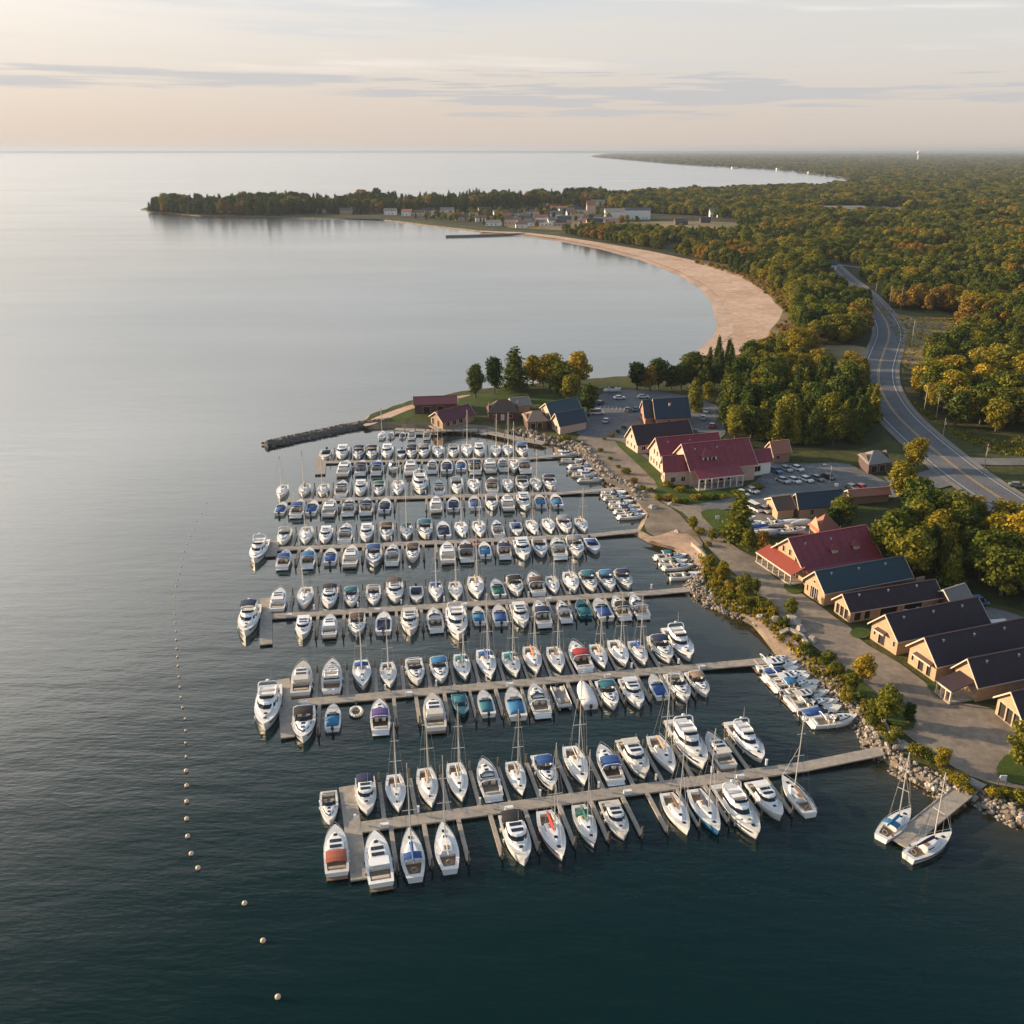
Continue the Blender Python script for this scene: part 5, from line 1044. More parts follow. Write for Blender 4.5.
# ------------------------------------------------------------------ vehicles, poles, small things
M_TYRE = mat('tyre', (.02, .02, .02), .9)
def mk_car(name, c, L=4.5, W=1.8, Hh=1.45, van=False):
    r = empty(name); pm = mat('car_paint_%s' % c, {'white': (.7, .7, .68), 'black': (.02, .02, .025), 'blue': (.05, .16, .30), 'silver': (.42, .43, .44), 'red': (.4, .03, .03), 'grey': (.15, .155, .16)}[c], .3, coat=.5)
    b = MB(); pr = [(-L/2, .35), (-L/2, .85), (-L*.42, .95), (L*.2, .95), (L*.45, .8), (L/2, .6), (L/2, .35)]
    b.loft([[(x, y, z) for x, z in pr] for y in (-W/2, -W/2+.08, W/2-.08, W/2)]); b.build('body', pm, r)
    x0, x1, t0, t1 = ((-L*.48, L*.32, -L*.46, L*.20) if van else (-L*.40, L*.26, -L*.26, L*.08))
    hz = Hh+.45 if van else Hh
    MB().loft([[(x0, -W*.46, .94), (x1, -W*.46, .94), (x1, W*.46, .94), (x0, W*.46, .94)], [(t0, -W*.39, hz-.06), (t1, -W*.39, hz-.06), (t1, W*.39, hz-.06), (t0, W*.39, hz-.06)]], cap=False).build('windows', M_GLASS, r)
    MB().box(((t0+t1)/2, 0, hz-.03), (t1-t0+.12, W*.82, .08)).build('roof', pm, r)
    for x in (-L*.31, L*.31):
        for y in (-W/2+.08, W/2-.08): MB().tube((x, y-.11, .32), (x, y+.11, .32), .32, n=10).build('wheel', M_TYRE, r)
    for y in (-W*.33, W*.33): MB().box((L/2-.02, y, .68), (.08, .35, .14)).build('headlight', M_TRIMW, r)
    return r
CARS = [(619.4, 399, 'white', 10, 0, 'white car parked alone near the top of the upper parking lot'), (643, 398, 'white', 5, 0, 'white car second from the left in the upper parking lot'), (661.5, 404, 'silver', 15, 0, 'silver car beside a black car behind the lodge'), (668, 403.5, 'black', 15, 0, 'black car parked behind the lodge'),
        (597, 414, 'white', 8, 1, 'white van under the tree left of the upper parking lot'), (584, 415, 'grey', 8, 0, 'grey car left of the white van by the tree'), (783, 482, 'silver', -60, 0, 'silver car, left of a pair in the south parking lot'), (794, 482, 'white', -60, 0, 'white car, right of a pair in the south parking lot'),
        (754.5, 510, 'white', -65, 1, 'white van beside the small brown shed'), (764.5, 511.5, 'silver', -65, 0, 'silver car beside the small brown shed'), (695, 433, 'black', 80, 0, 'black car behind the red inn'), (712, 427, 'red', 70, 0, 'dark red car at the edge of the conifer grove'), (975, 605, 'blue', 10, 1, 'blue van behind the barns'), (1000, 630, 'white', 8, 1, 'white van between the barn roofs'), (1017, 487, 'grey', -20, 0, 'grey pickup at the right edge beyond the highway')]
more = [('white', 806, 481), ('grey', 817, 480), ('black', 828, 478.5), ('blue', 775, 472), ('silver', 786, 470.5), ('white', 797, 470), ('red', 862, 489), ('grey', 852, 489), ('silver', 752, 492), ('white', 742, 495), ('grey', 628, 411), ('blue', 636, 410.5), ('silver', 606, 422), ('black', 600, 404), ('white', 706, 412), ('silver', 703, 419), ('white', 700, 440)]
for i, (cc, x, y) in enumerate(more): CARS.append((x, y, cc, -60+rnd.uniform(-6, 6) if x > 740 else rnd.uniform(60, 80), 0, f'{cc} car, {ORD[i]} of the cars scattered over the lots'))
_cp = {}
for x, y, c, az, van, lb in CARS:
    k = (c, van)
    if k in _cp: o = copy_tree(_cp[k])
    else: o = mk_car('parked_van' if van else 'parked_car', c, 5.2 if van else 4.5, 2.0 if van else 1.8, 1.6 if van else 1.45, bool(van)); _cp[k] = o; finish(o)
    q = P(x, y, GZ+.2); o.location = (q.x, q.y, GZ+.18); o.rotation_euler = (0, 0, R(az)); tag(o, lb, 'van' if van else 'car', 'parked cars')
def bays(px0, px1, n, L_, az, z):
    a, b_ = P(*px0, z), P(*px1, z); d = Vector((math.cos(R(az)), math.sin(R(az)), 0))
    mb = MB()
    for i in range(n+1):
        q = a.lerp(b_, i/n); e = q+d*L_; nn = Vector((-d.y, d.x, 0))*.07; mb.add([q-nn, e-nn, e+nn, q+nn], [(0, 1, 2, 3)])
    tag(mb.build('parking_marking', M_PAINTW), kind='structure')
bays((774, 484), (836, 482), 16, 5, 118, GZ+.19); bays((768, 474), (806, 472), 10, 5, 118, GZ+.19); bays((600, 408), (640, 413), 10, 5, 80, GZ+.17)
# boats on the hard, on stands
for i, (x, y, t, c) in enumerate([(752, 523, 'R', 'grey'), (758, 528, 'V', 'blue'), (766, 533, 'V', 'white'), (775, 524, 'C', 'none'), (782, 531, 'R', 'blue'), (790, 523, 'V', 'white'), (800, 523, 'V', 'white'), (793, 531, 'C', 'tan'), (746, 518, 'R', 'white'), (613, 390, 'C', 'none'), (832, 520, 'V', 'azure')]):
    o = boat(t, c, 0, P(x, y, GZ+1), R([8, 12, 6][i % 3]), .7); o.location.z = GZ+.75; o.rotation_euler.x = 0
    tag(o, f'{describe(t, c)} stored on land, {ORD[i]} of the dry-stored boats', MK[t][1], 'boats stored on the hard')
    st = MB()
    for sx in (-2, 1.6):
        for sy in (-.8, .8): st.tube((sx, sy*1.3, -.75/.85*1.0+.0), (sx, sy, .05), .07, n=5)
    s_ = st.build('cradle', M_PILE, o)
def pole(x, y, h, label, kind='utility'):
    q = P(x, y, GZ); r = empty('utility_pole' if kind == 'utility' else 'street_lamp', q)
    MB().tube((0, 0, 0), (0, 0, h), .16 if kind == 'utility' else .10, .11 if kind == 'utility' else .07, 7).build('post', mat('pole_wood', (.36, .29, .21), .9) if kind == 'utility' else M_ALU, r)
    if kind == 'utility':
        a = MB().box((0, 0, h-.8), (2.6, .14, .16)).build('crossarm', M_PILE, r)
        for xx in (-1.1, -.4, .4, 1.1): MB().tube((xx, 0, h-.72), (xx, 0, h-.45), .05, n=5).build('insulator', M_GLASS, a)
        MB().tube((.3, 0, h-2.2), (.3, 0, h-1.4), .22, n=8).build('transformer', M_STEEL, r)
    else:
        MB().tube((0, 0, h-.1), (-1.8, 0, h+.4), .05, n=5).build('arm', M_ALU, r); MB().box((-2.0, 0, h+.4), (.7, .28, .12)).build('lamp_head', M_GEL2, r)
    tag(r, label, 'utility pole' if kind == 'utility' else 'street lamp')
pole(982.8, 475, 9.5, 'wooden utility pole in the grass by the side road junction'); pole(942, 442, 8, 'wooden utility pole on the far verge above the junction'); pole(936, 418, 8.5, 'utility pole among the trees behind the highway bend'); pole(924, 411, 10, 'street lamp with arm reaching over the highway bend', 'l'); pole(829.6, 483, 5.2, 'lone lamp post in the south parking lot', 'l')
pole(911, 347, 13, 'tall leaning pale pole beside the upper highway', 'l'); pole(932, 469, 4.5, 'street lamp beside the round yellow tree', 'l')
for i, (x, y) in enumerate([(874, 305), (889, 308), (900, 309.5)]): pole(x, y, 14, f'tall pole at the forest edge above the highway, {ORD[i]} from the left')
pole(756, 360, 9, 'white flagpole between the beach and the conifer grove', 'l')
def sign(x, y, label):
    q = P(x, y, GZ); r = empty('notice_board', q); MB().box((0, 0, 1.8), (1.0, .14, .9)).build('panel', M_GEL2, r)
    for s in (-.6, .6): MB().box((s, 0, .9), (.12, .1, 1.9)).build('post', M_PILE, r)
    tag(r, label, 'notice board')
sign(1001, 788, 'small pale notice board between the shore bushes'); sign(717, 524, 'small white notice board on the lawn island'); sign(836, 491, 'small white box sign in the south parking lot')
# retaining walls and kerbs along the yard
def wallline(px, label, h=.7, w=.5, m=None, name='retaining_wall'):
    pts = [P(x, y, GZ+h) for x, y in px]; mb = MB()
    for a, b in zip(pts, pts[1:]): mb.obox(a-pts[0], b-pts[0], w, h+.4)
    o = mb.build(name, m or mat('wall_stone', (.40, .34, .27), .9, noise_s=2, var=.25)); o.location = pts[0]; tag(o, label, 'wall')
wallline([(883, 719), (890, 731), (900, 741)], 'low curved stone wall beside the top of the front pier', .5)
wallline([(692, 542), (700, 549), (706, 556)], 'low stone wall above the small sandy cove', .9)
wallline([(781, 632), (789, 628), (801, 634), (808, 644)], 'pale stone retaining wall beside the second pier', .8, .9)
def jetty():
    line = [(446, 237), (470, 236.5), (500, 235.5), (525, 234.5)]; pts = [P(x, y, 0) for x, y in line]; rr = []
    for i, p in enumerate(pts): rr.append([(p.x, p.y-6, -.5), (p.x, p.y-3.5, 1.8), (p.x, p.y+3.5, 1.8), (p.x, p.y+6, -.5)])
    o = MB().loft(rr).build('jetty', M_ROCKD); tag(o, 'low stone jetty at the far end of the beach', 'jetty')
jetty()
# boulders by the shore
for i, (x, y, s) in enumerate([(792, 622, 2.0), (800, 630, 1.5), (776, 621, 1.2), (760, 618, 1.1), (812, 641, 1.3), (670, 505, 1.0), (653, 508, 1.2), (677, 532, .9)]):
    mb = MB(); rock_mesh(mb, (0, 0, 0), s, random.Random(i)); o = mb.build('boulder', M_ROCK); o.location = P(x, y, GZ); tag(o, f'large pale boulder near the shore, {ORD[i]} going around the coves', 'boulder', 'boulders by the shore')

# ------------------------------------------------------------------ village on the far side of the bay
W_V = [W_WHITE, W_WHITE, W_PINK, W_TAN, W_WHITE]
def vhouse(px, py, w, d, e, rg, wm, rm, label, cat='house', name='house', az=0):
    q = P(px, py, GZ); u = Vector((math.cos(R(az)), math.sin(R(az)), 0)); v = Vector((-u.y, u.x, 0)); B = q-u*w/2; C = q+u*w/2; A = B+v*d
    n = max(1, int(w/5)); sd_ = [(1.2+i*(w-2)/n, 2.6+i*(w-2)/n, 1.0, 2.4, 'w') for i in range(n)] if w > 5 else []
    return bld(name, A, B, C, e, rg, wm, rm, label, cat, side=sd_, over=.4, group='village houses', z=GZ)
VL = [(291.6, 212, 26, 7), (315, 213, 9, 5), (328, 213.5, 20, 7), (366, 213, 46, 8), (418, 216, 18, 7), (438, 217, 20, 7), (454, 218, 26, 6), (473, 219, 12, 7), (463, 206, 30, 7), (474, 208, 16, 8), (509, 224.5, 12, 9), (518, 219.5, 32, 7), (521.6, 228, 14, 6), (536, 226, 46, 6), (552, 226, 9, 9), (546, 216.5, 22, 7), (548, 210, 12, 8), (558, 211.5, 24, 7), (567, 213.5, 22, 7), (576, 213, 18, 8), (574, 205.5, 20, 9), (583, 217, 16, 8), (598, 207, 22, 10), (590, 222, 18, 8), (500, 215, 18, 6), (487, 219, 16, 6), (493, 226, 18, 6), (530, 213, 18, 7), (570, 221, 26, 6), (560, 226, 16, 6), (345, 214.5, 16, 8), (390, 215, 18, 8), (406, 216, 14, 8), (428, 214.5, 16, 8), (447, 214, 20, 8), (485, 213.5, 18, 8), (512, 216.5, 16, 8), (525, 222.5, 20, 7), (603, 224.5, 22, 8), (585, 226, 18, 7), (505, 220, 16, 8), (515, 224, 14, 7), (532, 219, 18, 8), (541, 222, 16, 8), (556, 219, 16, 9), (564, 224, 18, 8), (572, 217, 14, 8), (580, 221, 16, 8), (595, 226.5, 20, 8), (612, 226.5, 16, 7), (481, 222, 14, 7), (460, 221, 12, 7)]
VL.sort()
for i, (x, y, w, h) in enumerate(VL):
    vhouse(x, y, w, 9, h*.72, h*1.15, W_V[i % 5], [RF_GREY, RF_NAVY, RF_TERRA, RF_GREY, RF_BROWN][(i*7) % 5], f'{["white", "white", "pinkish", "tan", "white"][i % 5]} house in the bay village, {ORD[i]} of the row counting from the left', az=rnd.uniform(-14, 14))
vhouse(591, 217, 12, 14, 16, 22, W_PINK, RF_TERRA, 'tall pinkish church-like house standing above the bay village', 'house')
vhouse(615, 220.5, 26, 20, 11, 15, W_WHITE, RF_GREY, 'big white hotel block, left one of two beside the field', 'hotel', 'hotel'); vhouse(637, 219.5, 36, 20, 12, 15, W_WHITE, RF_NAVY, 'big white hotel block, right one of two beside the field', 'hotel', 'hotel')
vhouse(681.5, 225, 16, 10, 4, 7, W_DARK, RF_BLUEG, 'dark shed on the dry field beside the village'); vhouse(705.6, 223, 13, 8, 4, 7, W_DARK, RF_BLUEG, 'small dark shed right of the dry field')
vhouse(714.5, 217, 13, 9, 7, 11, W_WHITE, RF_GREY, 'white house at the forest edge, left one of two'); vhouse(723, 217.5, 16, 9, 6, 10, W_WHITE, RF_NAVY, 'white house at the forest edge, right one of two')
vhouse(840, 214, 75, 26, 9, 11, W_WHITE, RF_GREY, 'long white flat warehouse deep in the forest', 'warehouse', 'warehouse'); vhouse(883, 216, 52, 20, 8, 10, W_WHITE, RF_GREY, 'second pale warehouse deep in the forest, further right', 'warehouse', 'warehouse')
vhouse(826.6, 271, 15, 10, 4.5, 8, W_WHITE, RF_BLUEG, 'white house in the trees where the highway disappears'); vhouse(766, 228.5, 14, 8, 5, 9, W_PINK, RF_GREY, 'pinkish house half hidden in the belt of trees')
for i, (x, y) in enumerate([(780, 170), (797, 171), (812, 173), (876, 183), (735, 168.5)]): vhouse(x, y, 30, 20, 6, 9, W_WHITE, RF_GREY, f'tiny white house on the far bay shore, {ORD[i]} of the scattered few')
def water_tower():
    q = P(917.5, 161.5, GZ); r = empty('water_tower', q); s = 1.0
    MB().tube((0, 0, 0), (0, 0, 60), 6, 5, 12).build('stem', M_GEL, r); MB().ball((0, 0, 68), 16, 14, 10, .8).build('tank', M_GEL, r, smooth=True); MB().tube((0, 0, 78), (0, 0, 100), 1.2, .6, 6).build('mast', M_GEL, r); tag(r, 'white water tower rising over the forest near the horizon', 'water tower')
water_tower()
# ------------------------------------------------------------------ trees
def leaf_mat(name, cols, trans=.3, alt=None):
    m = bpy.data.materials.new(name); m.use_nodes = True; nt = m.node_tree; nt.nodes.clear(); N = nt.nodes.new; Lk = nt.links.new
    out = N('ShaderNodeOutputMaterial'); d = N('ShaderNodeBsdfDiffuse'); t = N('ShaderNodeBsdfTranslucent'); mx = N('ShaderNodeMixShader'); mx.inputs[0].default_value = trans
    oi = N('ShaderNodeObjectInfo'); r = N('ShaderNodeValToRGB'); Lk(oi.outputs['Random'], r.inputs[0]); e = r.color_ramp.elements
    e[0].position = 0; e[0].color = (*cols[0], 1); e[1].position = 1; e[1].color = (*cols[-1], 1)
    for i in range(1, len(cols)-1): x = e.new(i/(len(cols)-1)); x.color = (*cols[i], 1)
    g = N('ShaderNodeNewGeometry'); mr = N('ShaderNodeMapRange'); Lk(g.outputs['Random Per Island'], mr.inputs[0]); mr.inputs[3].default_value = .55; mr.inputs[4].default_value = 1.5
    tc = N('ShaderNodeTexCoord'); n = N('ShaderNodeTexNoise'); n.inputs['Scale'].default_value = .45; n.inputs['Detail'].default_value = 2; Lk(tc.outputs['Object'], n.inputs[0])
    m2 = N('ShaderNodeMapRange'); Lk(n.outputs[0], m2.inputs[0]); m2.inputs[1].default_value = .35; m2.inputs[2].default_value = .65; m2.inputs[3].default_value = .7; m2.inputs[4].default_value = 1.3
    mm = N('ShaderNodeMath'); mm.operation = 'MULTIPLY'; Lk(mr.outputs[0], mm.inputs[0]); Lk(m2.outputs[0], mm.inputs[1])
    v = N('ShaderNodeVectorMath'); v.operation = 'SCALE'; Lk(r.outputs[0], v.inputs[0]); Lk(mm.outputs[0], v.inputs['Scale'])
    Lk(v.outputs[0], d.inputs[0]); Lk(v.outputs[0], t.inputs[0]); Lk(d.outputs[0], mx.inputs[1]); Lk(t.outputs[0], mx.inputs[2]); Lk(mx.outputs[0], out.inputs[0]); return m
L_CON = leaf_mat('conifer_needles', [(0.0308, 0.0588, 0.0171), (0.0588, 0.0883, 0.0196), (0.0980, 0.1191, 0.0250), (0.0448, 0.0700, 0.0184)], .15)
L_GRN = leaf_mat('green_leaves', [(0.0767, 0.1046, 0.0195), (0.1457, 0.1570, 0.0247), (0.2301, 0.2093, 0.0312), (0.1043, 0.1226, 0.0221)])
L_YEL = leaf_mat('yellowing_leaves', [(0.1932, 0.1739, 0.0253), (0.3140, 0.2360, 0.0276), (0.2415, 0.1987, 0.0253), (0.4106, 0.2857, 0.0322)])
L_ORG = leaf_mat('orange_leaves', [(.26, .15, .025), (.30, .19, .04), (.20, .13, .035)])
M_BARK = mat('bark', (.11, .085, .065), .95, noise_s=3, var=.3)
def leaf_quads(mb, pts, size, rg, up=.3):
    for p, out in pts:
        n = (out+Vector((rg.gauss(0, .6), rg.gauss(0, .6), rg.gauss(0, .6)+up))).normalized(); a = n.orthogonal().normalized(); a.rotate(Matrix.Rotation(rg.uniform(0, 6.28), 3, n)); b = n.cross(a); s = size*rg.uniform(.6, 1.35)
        k = len(mb.v); mb.v += [tuple(p+a*s+b*s*.2), tuple(p+b*s*.8-a*s*.1), tuple(p-a*s*.9), tuple(p-b*s*.75+a*s*.15)]; mb.f.append((k, k+1, k+2, k+3))
def mk_decid(seed, lm, H=10.0, wr=.36, nleaf=2600, ls=.30, name='deciduous_tree', low=.10):
    rg = random.Random(seed); r = empty(name); t = MB(); c = MB()
    t.tube((0, 0, -.4), (rg.uniform(-.2, .2), rg.uniform(-.2, .2), H*.45), .028*H, .016*H, 8); lobes = []
    nlobe = 13
    for i in range(nlobe):
        z = H*(low+.12+(.86-low-.12)*(i+.5)/nlobe); env = math.sin(math.pi*min(1, max(.05, (z/H-low+.08)/(1.12-low))))**.6
        a = i*2.4+rg.uniform(-.4, .4); rad = H*wr*env*rg.uniform(.35, .72); lr = H*rg.uniform(.12, .19)
        p = Vector((rad*math.cos(a), rad*math.sin(a), z)); lobes.append((p, lr)); t.tube((0, 0, H*(low*.9+.25*i/nlobe)), p, .009*H, .003*H, 5)
    lobes.append((Vector((0, 0, H*.84)), H*.15)); lobes.append((Vector((0, 0, H*.6)), H*.2)); pts = []
    tot = sum(l[1]**2 for l in lobes)
    for p, lr in lobes:
        for _ in range(int(nleaf*lr*lr/tot)):
            d = Vector((rg.gauss(0, 1), rg.gauss(0, 1), rg.gauss(0, 1))).normalized(); k = rg.uniform(.55, 1.08); q = p+Vector((d.x, d.y, d.z*.8))*lr*k
            if q.z > H*low*.8: pts.append((q, d))
    leaf_quads(c, pts, ls, rg); t.build('trunk', M_BARK, r); c.build('crown', lm, r, fix=False); return r
def mk_conifer(seed, lm, H=12.0, wr=.17, nleaf=2600, ls=.26, name='pine_tree', low=.12, ragged=.25):
    rg = random.Random(seed); r = empty(name); t = MB(); c = MB(); t.tube((0, 0, -.4), (0, 0, H*.96), .020*H, .003*H, 7); pts = []
    tiers = 17
    for i in range(tiers):
        f = i/(tiers-1); z = H*(low+(.97-low)*f); R0 = H*wr*((1-f)**.75+.04)*rg.uniform(1-ragged, 1+ragged*.4); nb = max(4, int(8-4*f)); a0 = rg.uniform(0, 6)
        for j in range(nb):
            a = a0+6.283*j/nb+rg.uniform(-.25, .25); Rb = R0*rg.uniform(.7, 1.12); tip = Vector((Rb*math.cos(a), Rb*math.sin(a), z-Rb*.22)); base = Vector((0, 0, z+.1)); t.tube(base, tip, .004*H*(1.2-f), .001*H, 4)
            for _ in range(int(nleaf*R0/(H*wr)/tiers/nb*1.9)):
                k = rg.uniform(.12, 1.05)**.7; q = base.lerp(tip, k)+Vector((rg.gauss(0, 1), rg.gauss(0, 1), rg.gauss(0, .55)))*(.055*H*wr/.17*(.55+.5*(1-k))*(1.1-f*.6)); pts.append((q, Vector((math.cos(a), math.sin(a), .5))))
    leaf_quads(c, pts, ls, rg, .5); t.build('trunk', M_BARK, r); c.build('crown', lm, r, fix=False); return r
def mk_shrub(seed, lm, H=2.5, nleaf=900, name='shrub'):
    rg = random.Random(seed); r = empty(name); t = MB(); c = MB(); pts = []
    for i in range(9):
        a = i*2.4; p = Vector((H*.42*math.cos(a)*rg.uniform(.3, 1), H*.42*math.sin(a)*rg.uniform(.3, 1), H*rg.uniform(.3, .68))); t.tube((0, 0, -.2), p, .05, .02, 4)
        for _ in range(nleaf//9):
            d = Vector((rg.gauss(0, 1), rg.gauss(0, 1), rg.gauss(0, 1))).normalized(); q = p+d*H*.30*rg.uniform(.5, 1.05)
            if q.z > .05: pts.append((q, d))
    leaf_quads(c, pts, .17, rg); t.build('stem', M_BARK, r); c.build('crown', lm, r, fix=False); return r
TP = {}
def tproto(k):
    if k in TP: return TP[k], False
    kind, col_, v = k; lm = {'con': L_CON, 'grn': L_GRN, 'yel': L_YEL, 'org': L_ORG}[col_]
    if kind == 'D': o = mk_decid(10+v*7+len(col_), lm, wr=[.36, .30, .42][v])
    elif kind == 'C': o = mk_conifer(30+v*5, lm, wr=[.17, .21, .15][v])
    elif kind == 'T': o = mk_decid(50+v, lm, wr=.22, low=.12)          # tall oval
    else: o = mk_shrub(70+v, lm)
    finish(o); TP[k] = o; o['used'] = 0; return o, True
HT = {'D': 10.0, 'C': 12.0, 'T': 10.0, 'S': 2.5}
def tree(k, q, h, label, group=None, wide=1.0, z=None):
    o, new = tproto(k)
    if not new: o = copy_tree(o)
    if 'used' in o: del o['used']
    o.location = (q[0], q[1], (GZ+.1) if z is None else z); s = h/HT[k[0]]; o.scale = (s*wide*rnd.uniform(.92, 1.08), s*wide*rnd.uniform(.92, 1.08), s); o.rotation_euler = (0, 0, rnd.uniform(0, 6.28))
    tag(o, label, {'D': 'tree', 'C': 'conifer', 'T': 'tree', 'S': 'shrub'}[k[0]], group); return o
CN = {'con': 'dark', 'grn': 'green', 'yel': 'yellow-green', 'org': 'orange'}
def pick(mix, rg): 
    x = rg.random(); a = 0
    for k, w in mix:
        a += w
        if x < a: return k
    return mix[-1][0]
def stand(poly_px, sp, mix, hr, where, seed, cap=400, excl=None, rowh=7.0):
    """individually built trees filling a ground area given by its outline in the photograph"""
    rg = random.Random(seed); poly = [P(x, y, GZ) for x, y in poly_px]; pl = [(v.x, v.y) for v in poly]
    xs = [p[0] for p in pl]; ys = [p[1] for p in pl]; pts = []; y = min(ys); j = 0
    while y < max(ys):
        x = min(xs)+(sp/2 if j % 2 else 0)
        while x < max(xs):
            p = (x+rg.uniform(-.38, .38)*sp, y+rg.uniform(-.38, .38)*sp)
            if inside(p, pl): pts.append(p)
            x += sp
        y += sp*.87; j += 1
    pts.sort(key=lambda p: p[1]); rows = {}
    for p in pts: rows.setdefault(int((p[1]-min(ys))/rowh), []).append(p)
    n = 0
    for ri, kk in enumerate(sorted(rows)):
        for ci, p in enumerate(sorted(rows[kk])):
            k = pick(mix, rg); nmx = 'conifer' if k[0] == 'C' else 'tree'
            tree(k, p, rg.uniform(*hr), f'{CN[k[1]]} {nmx}, {ORD[min(ci, 44)]} from left in row {ri+1}, {where}', 'trees of '+where.replace('in ', '', 1), rg.uniform(1.05, 1.3)); n += 1
    return n
# the tall trees on the point and along the parking lot
PT = [(475.6, 398, 13.5, 'T', 'con', 0, .95, 'dark pine, leftmost of the tall pines on the grassy point'), (494.5, 394, 15, 'T', 'con', 1, .85, 'dark pine, second from the left on the grassy point'), (514.5, 390, 17.5, 'C', 'con', 1, 1.7, 'tallest dark pine on the grassy point'), (532.7, 386, 13, 'T', 'yel', 0, 1.1, 'slim yellow tree right of the tallest pine on the point'),
      (550, 391, 15.5, 'D', 'yel', 0, 1.1, 'broad golden tree in the middle of the point'), (561, 396, 14, 'D', 'grn', 1, 1.3, 'broad green tree in the middle of the point'), (579, 387, 15, 'D', 'yel', 1, 1.15, 'yellow tree at the right end of the point'), (570, 402, 11, 'T', 'grn', 0, 1.3, 'dark green tree in front of the golden point trees'), (588, 413, 11, 'D', 'con', 1, 1.0, 'dark broad tree beside the white van'), (543, 388, 11, 'T', 'yel', 1, 1.1, 'yellow-green tree behind the broad golden one on the point'),
      (637, 390, 11.5, 'T', 'con', 0, 1.2, 'slim dark tree at the left corner behind the upper parking lot'), (650, 391, 10.5, 'D', 'org', 1, .95, 'brownish tree behind the upper parking lot'), (658, 389, 12.5, 'T', 'con', 1, 1.2, 'dark tree right of the brownish one behind the parking lot'), (671, 390, 10, 'D', 'con', 1, 1, 'low dark tree behind the upper parking lot'), (681, 390, 11, 'D', 'con', 0, 1, 'dark bushy tree left of the tallest parking-lot tree'), (690, 388, 15, 'T', 'grn', 0, 1.35, 'tallest tree behind the upper parking lot'), (694, 411, 12.5, 'C', 'grn', 1, 1.35, 'dark green conifer standing beside the lodge'), (703, 392, 9, 'D', 'con', 2, 1, 'dark round tree right of the tallest parking-lot tree'), (714, 388, 9.5, 'D', 'con', 0, 1, 'dark round tree at the back left of the conifer grove'),
      (707, 402, 8, 'D', 'grn', 1, 1, 'green tree at the left corner of the conifer grove'),
      (737.5, 541, 13, 'C', 'grn', 0, 1.75, 'tall green conifer on the lawn island'), (748, 552, 6, 'D', 'grn', 1, 1.0, 'small green tree right of the lawn island conifer'), (762, 554, 6, 'D', 'org', 1, 1.0, 'small brownish tree at the end of the lawn island'), (840.6, 530, 9.5, 'D', 'grn', 0, 1.05, 'green tree in front of the navy-roofed shed'), (832, 534, 7, 'D', 'con', 1, 1.0, 'dark tree behind the market hall roof'), (914, 469, 10, 'D', 'yel', 2, .98, 'round golden tree alone beside the highway'),
      (862, 683, 5.6, 'D', 'yel', 0, 1.1, 'small golden tree on the verge above the riprap'), (1022, 766, 8.5, 'D', 'grn', 1, 1.0, 'green tree on the round lawn at the right edge'), (886, 722, 6.8, 'D', 'grn', 0, 1.0, 'bushy green tree above the riprap beside the front pier'), (908, 724, 4.0, 'D', 'con', 1, 1.0, 'small dark tree right of the bushy shore tree'), (851, 693, 4.2, 'D', 'grn', 1, 1.0, 'small green tree below the golden verge tree'),
      (745, 598, 5.5, 'D', 'grn', 2, .9, 'green shore tree left of the market hall porch'), (709, 571, 4.2, 'D', 'yel', 2, 1.0, 'low yellow-green tree beside the third pier head'), (722, 580, 4.6, 'D', 'yel', 1, 1.1, 'yellow-green shore tree between second and third piers'), (755, 594, 3.6, 'D', 'grn', 1, 1.0, 'small round tree left of the red porch'), (790, 617, 4.2, 'D', 'grn', 0, 1.0, 'round green tree on the verge beside the workshop'), (940, 770, 4.2, 'D', 'yel', 2, .9, 'yellow-green bushy tree between front pier and small dock'), (693, 530, 3.6, 'D', 'grn', 2, 1.0, 'round green shrub tree at the head of the cove'), (712, 541, 3.2, 'D', 'yel', 2, 1.0, 'yellowish shrub tree above the cove wall'),
      (900, 500, 11, 'T', 'yel', 0, 1.3, 'bright yellow-green tree at the near side of the parking entrance'), (915, 512, 10, 'D', 'yel', 0, 1.1, 'wide golden tree at the north end of the lower wood'), (836, 267, 9, 'T', 'org', 0, 1, 'orange tree beside the white house in the forest')]
for x, y, h, k, c, v, w, lb in PT: tree((k, c, v % (3 if k in 'DC' else 2)), P(x, y, GZ), h, lb, 'single trees around the marina', w)
SHR = [(783, 625), (797, 640), (806, 650), (829, 660), (836, 672), (846, 680), (858, 700), (868, 708), (874, 714), (881, 730), (896, 736), (890, 741), (925, 757), (932, 763), (947, 776), (953, 780), (960, 785), (916, 754), (968, 792), (992, 797), (1004, 796), (1013, 799), (1022, 802), (730, 588), (738, 592), (732, 598), (746, 604), (758, 604), (764, 608), (772, 612), (716, 578), (704, 565),
       (650, 492), (658, 500), (668, 500), (676, 503), (684, 503), (696, 500), (705, 499), (714, 500), (724, 498), (736, 495), (748, 491), (757, 489), (600, 452), (610, 460), (618, 468), (626, 474), (634, 483), (642, 490), (604, 440), (612, 437), (618, 433), (624, 429), (566, 440), (560, 442), (700, 534), (708, 546), (846, 701), (872, 726), (667, 487), (680, 492), (810, 655), (822, 664), (1035, 800)]
SHR.sort(key=lambda p: p[0])
for i, (x, y) in enumerate(SHR):
    c = pick((('grn', .45), ('yel', .4), ('con', .1), ('org', .05)), rnd); k = ORD[i] if i < 45 else ORD[len(SHR)-1-i]
    tree(('S', c, i % 2), P(x, y, GZ), rnd.uniform(1.1, 2.1), f'{ {"con": "dark green", "grn": "green", "yel": "yellowish", "org": "rusty"}[c]} shoreline shrub, {k} from the {"left" if i < 45 else "right"} of the shrubs', 'shrubs along the shore', rnd.uniform(1.1, 1.5))
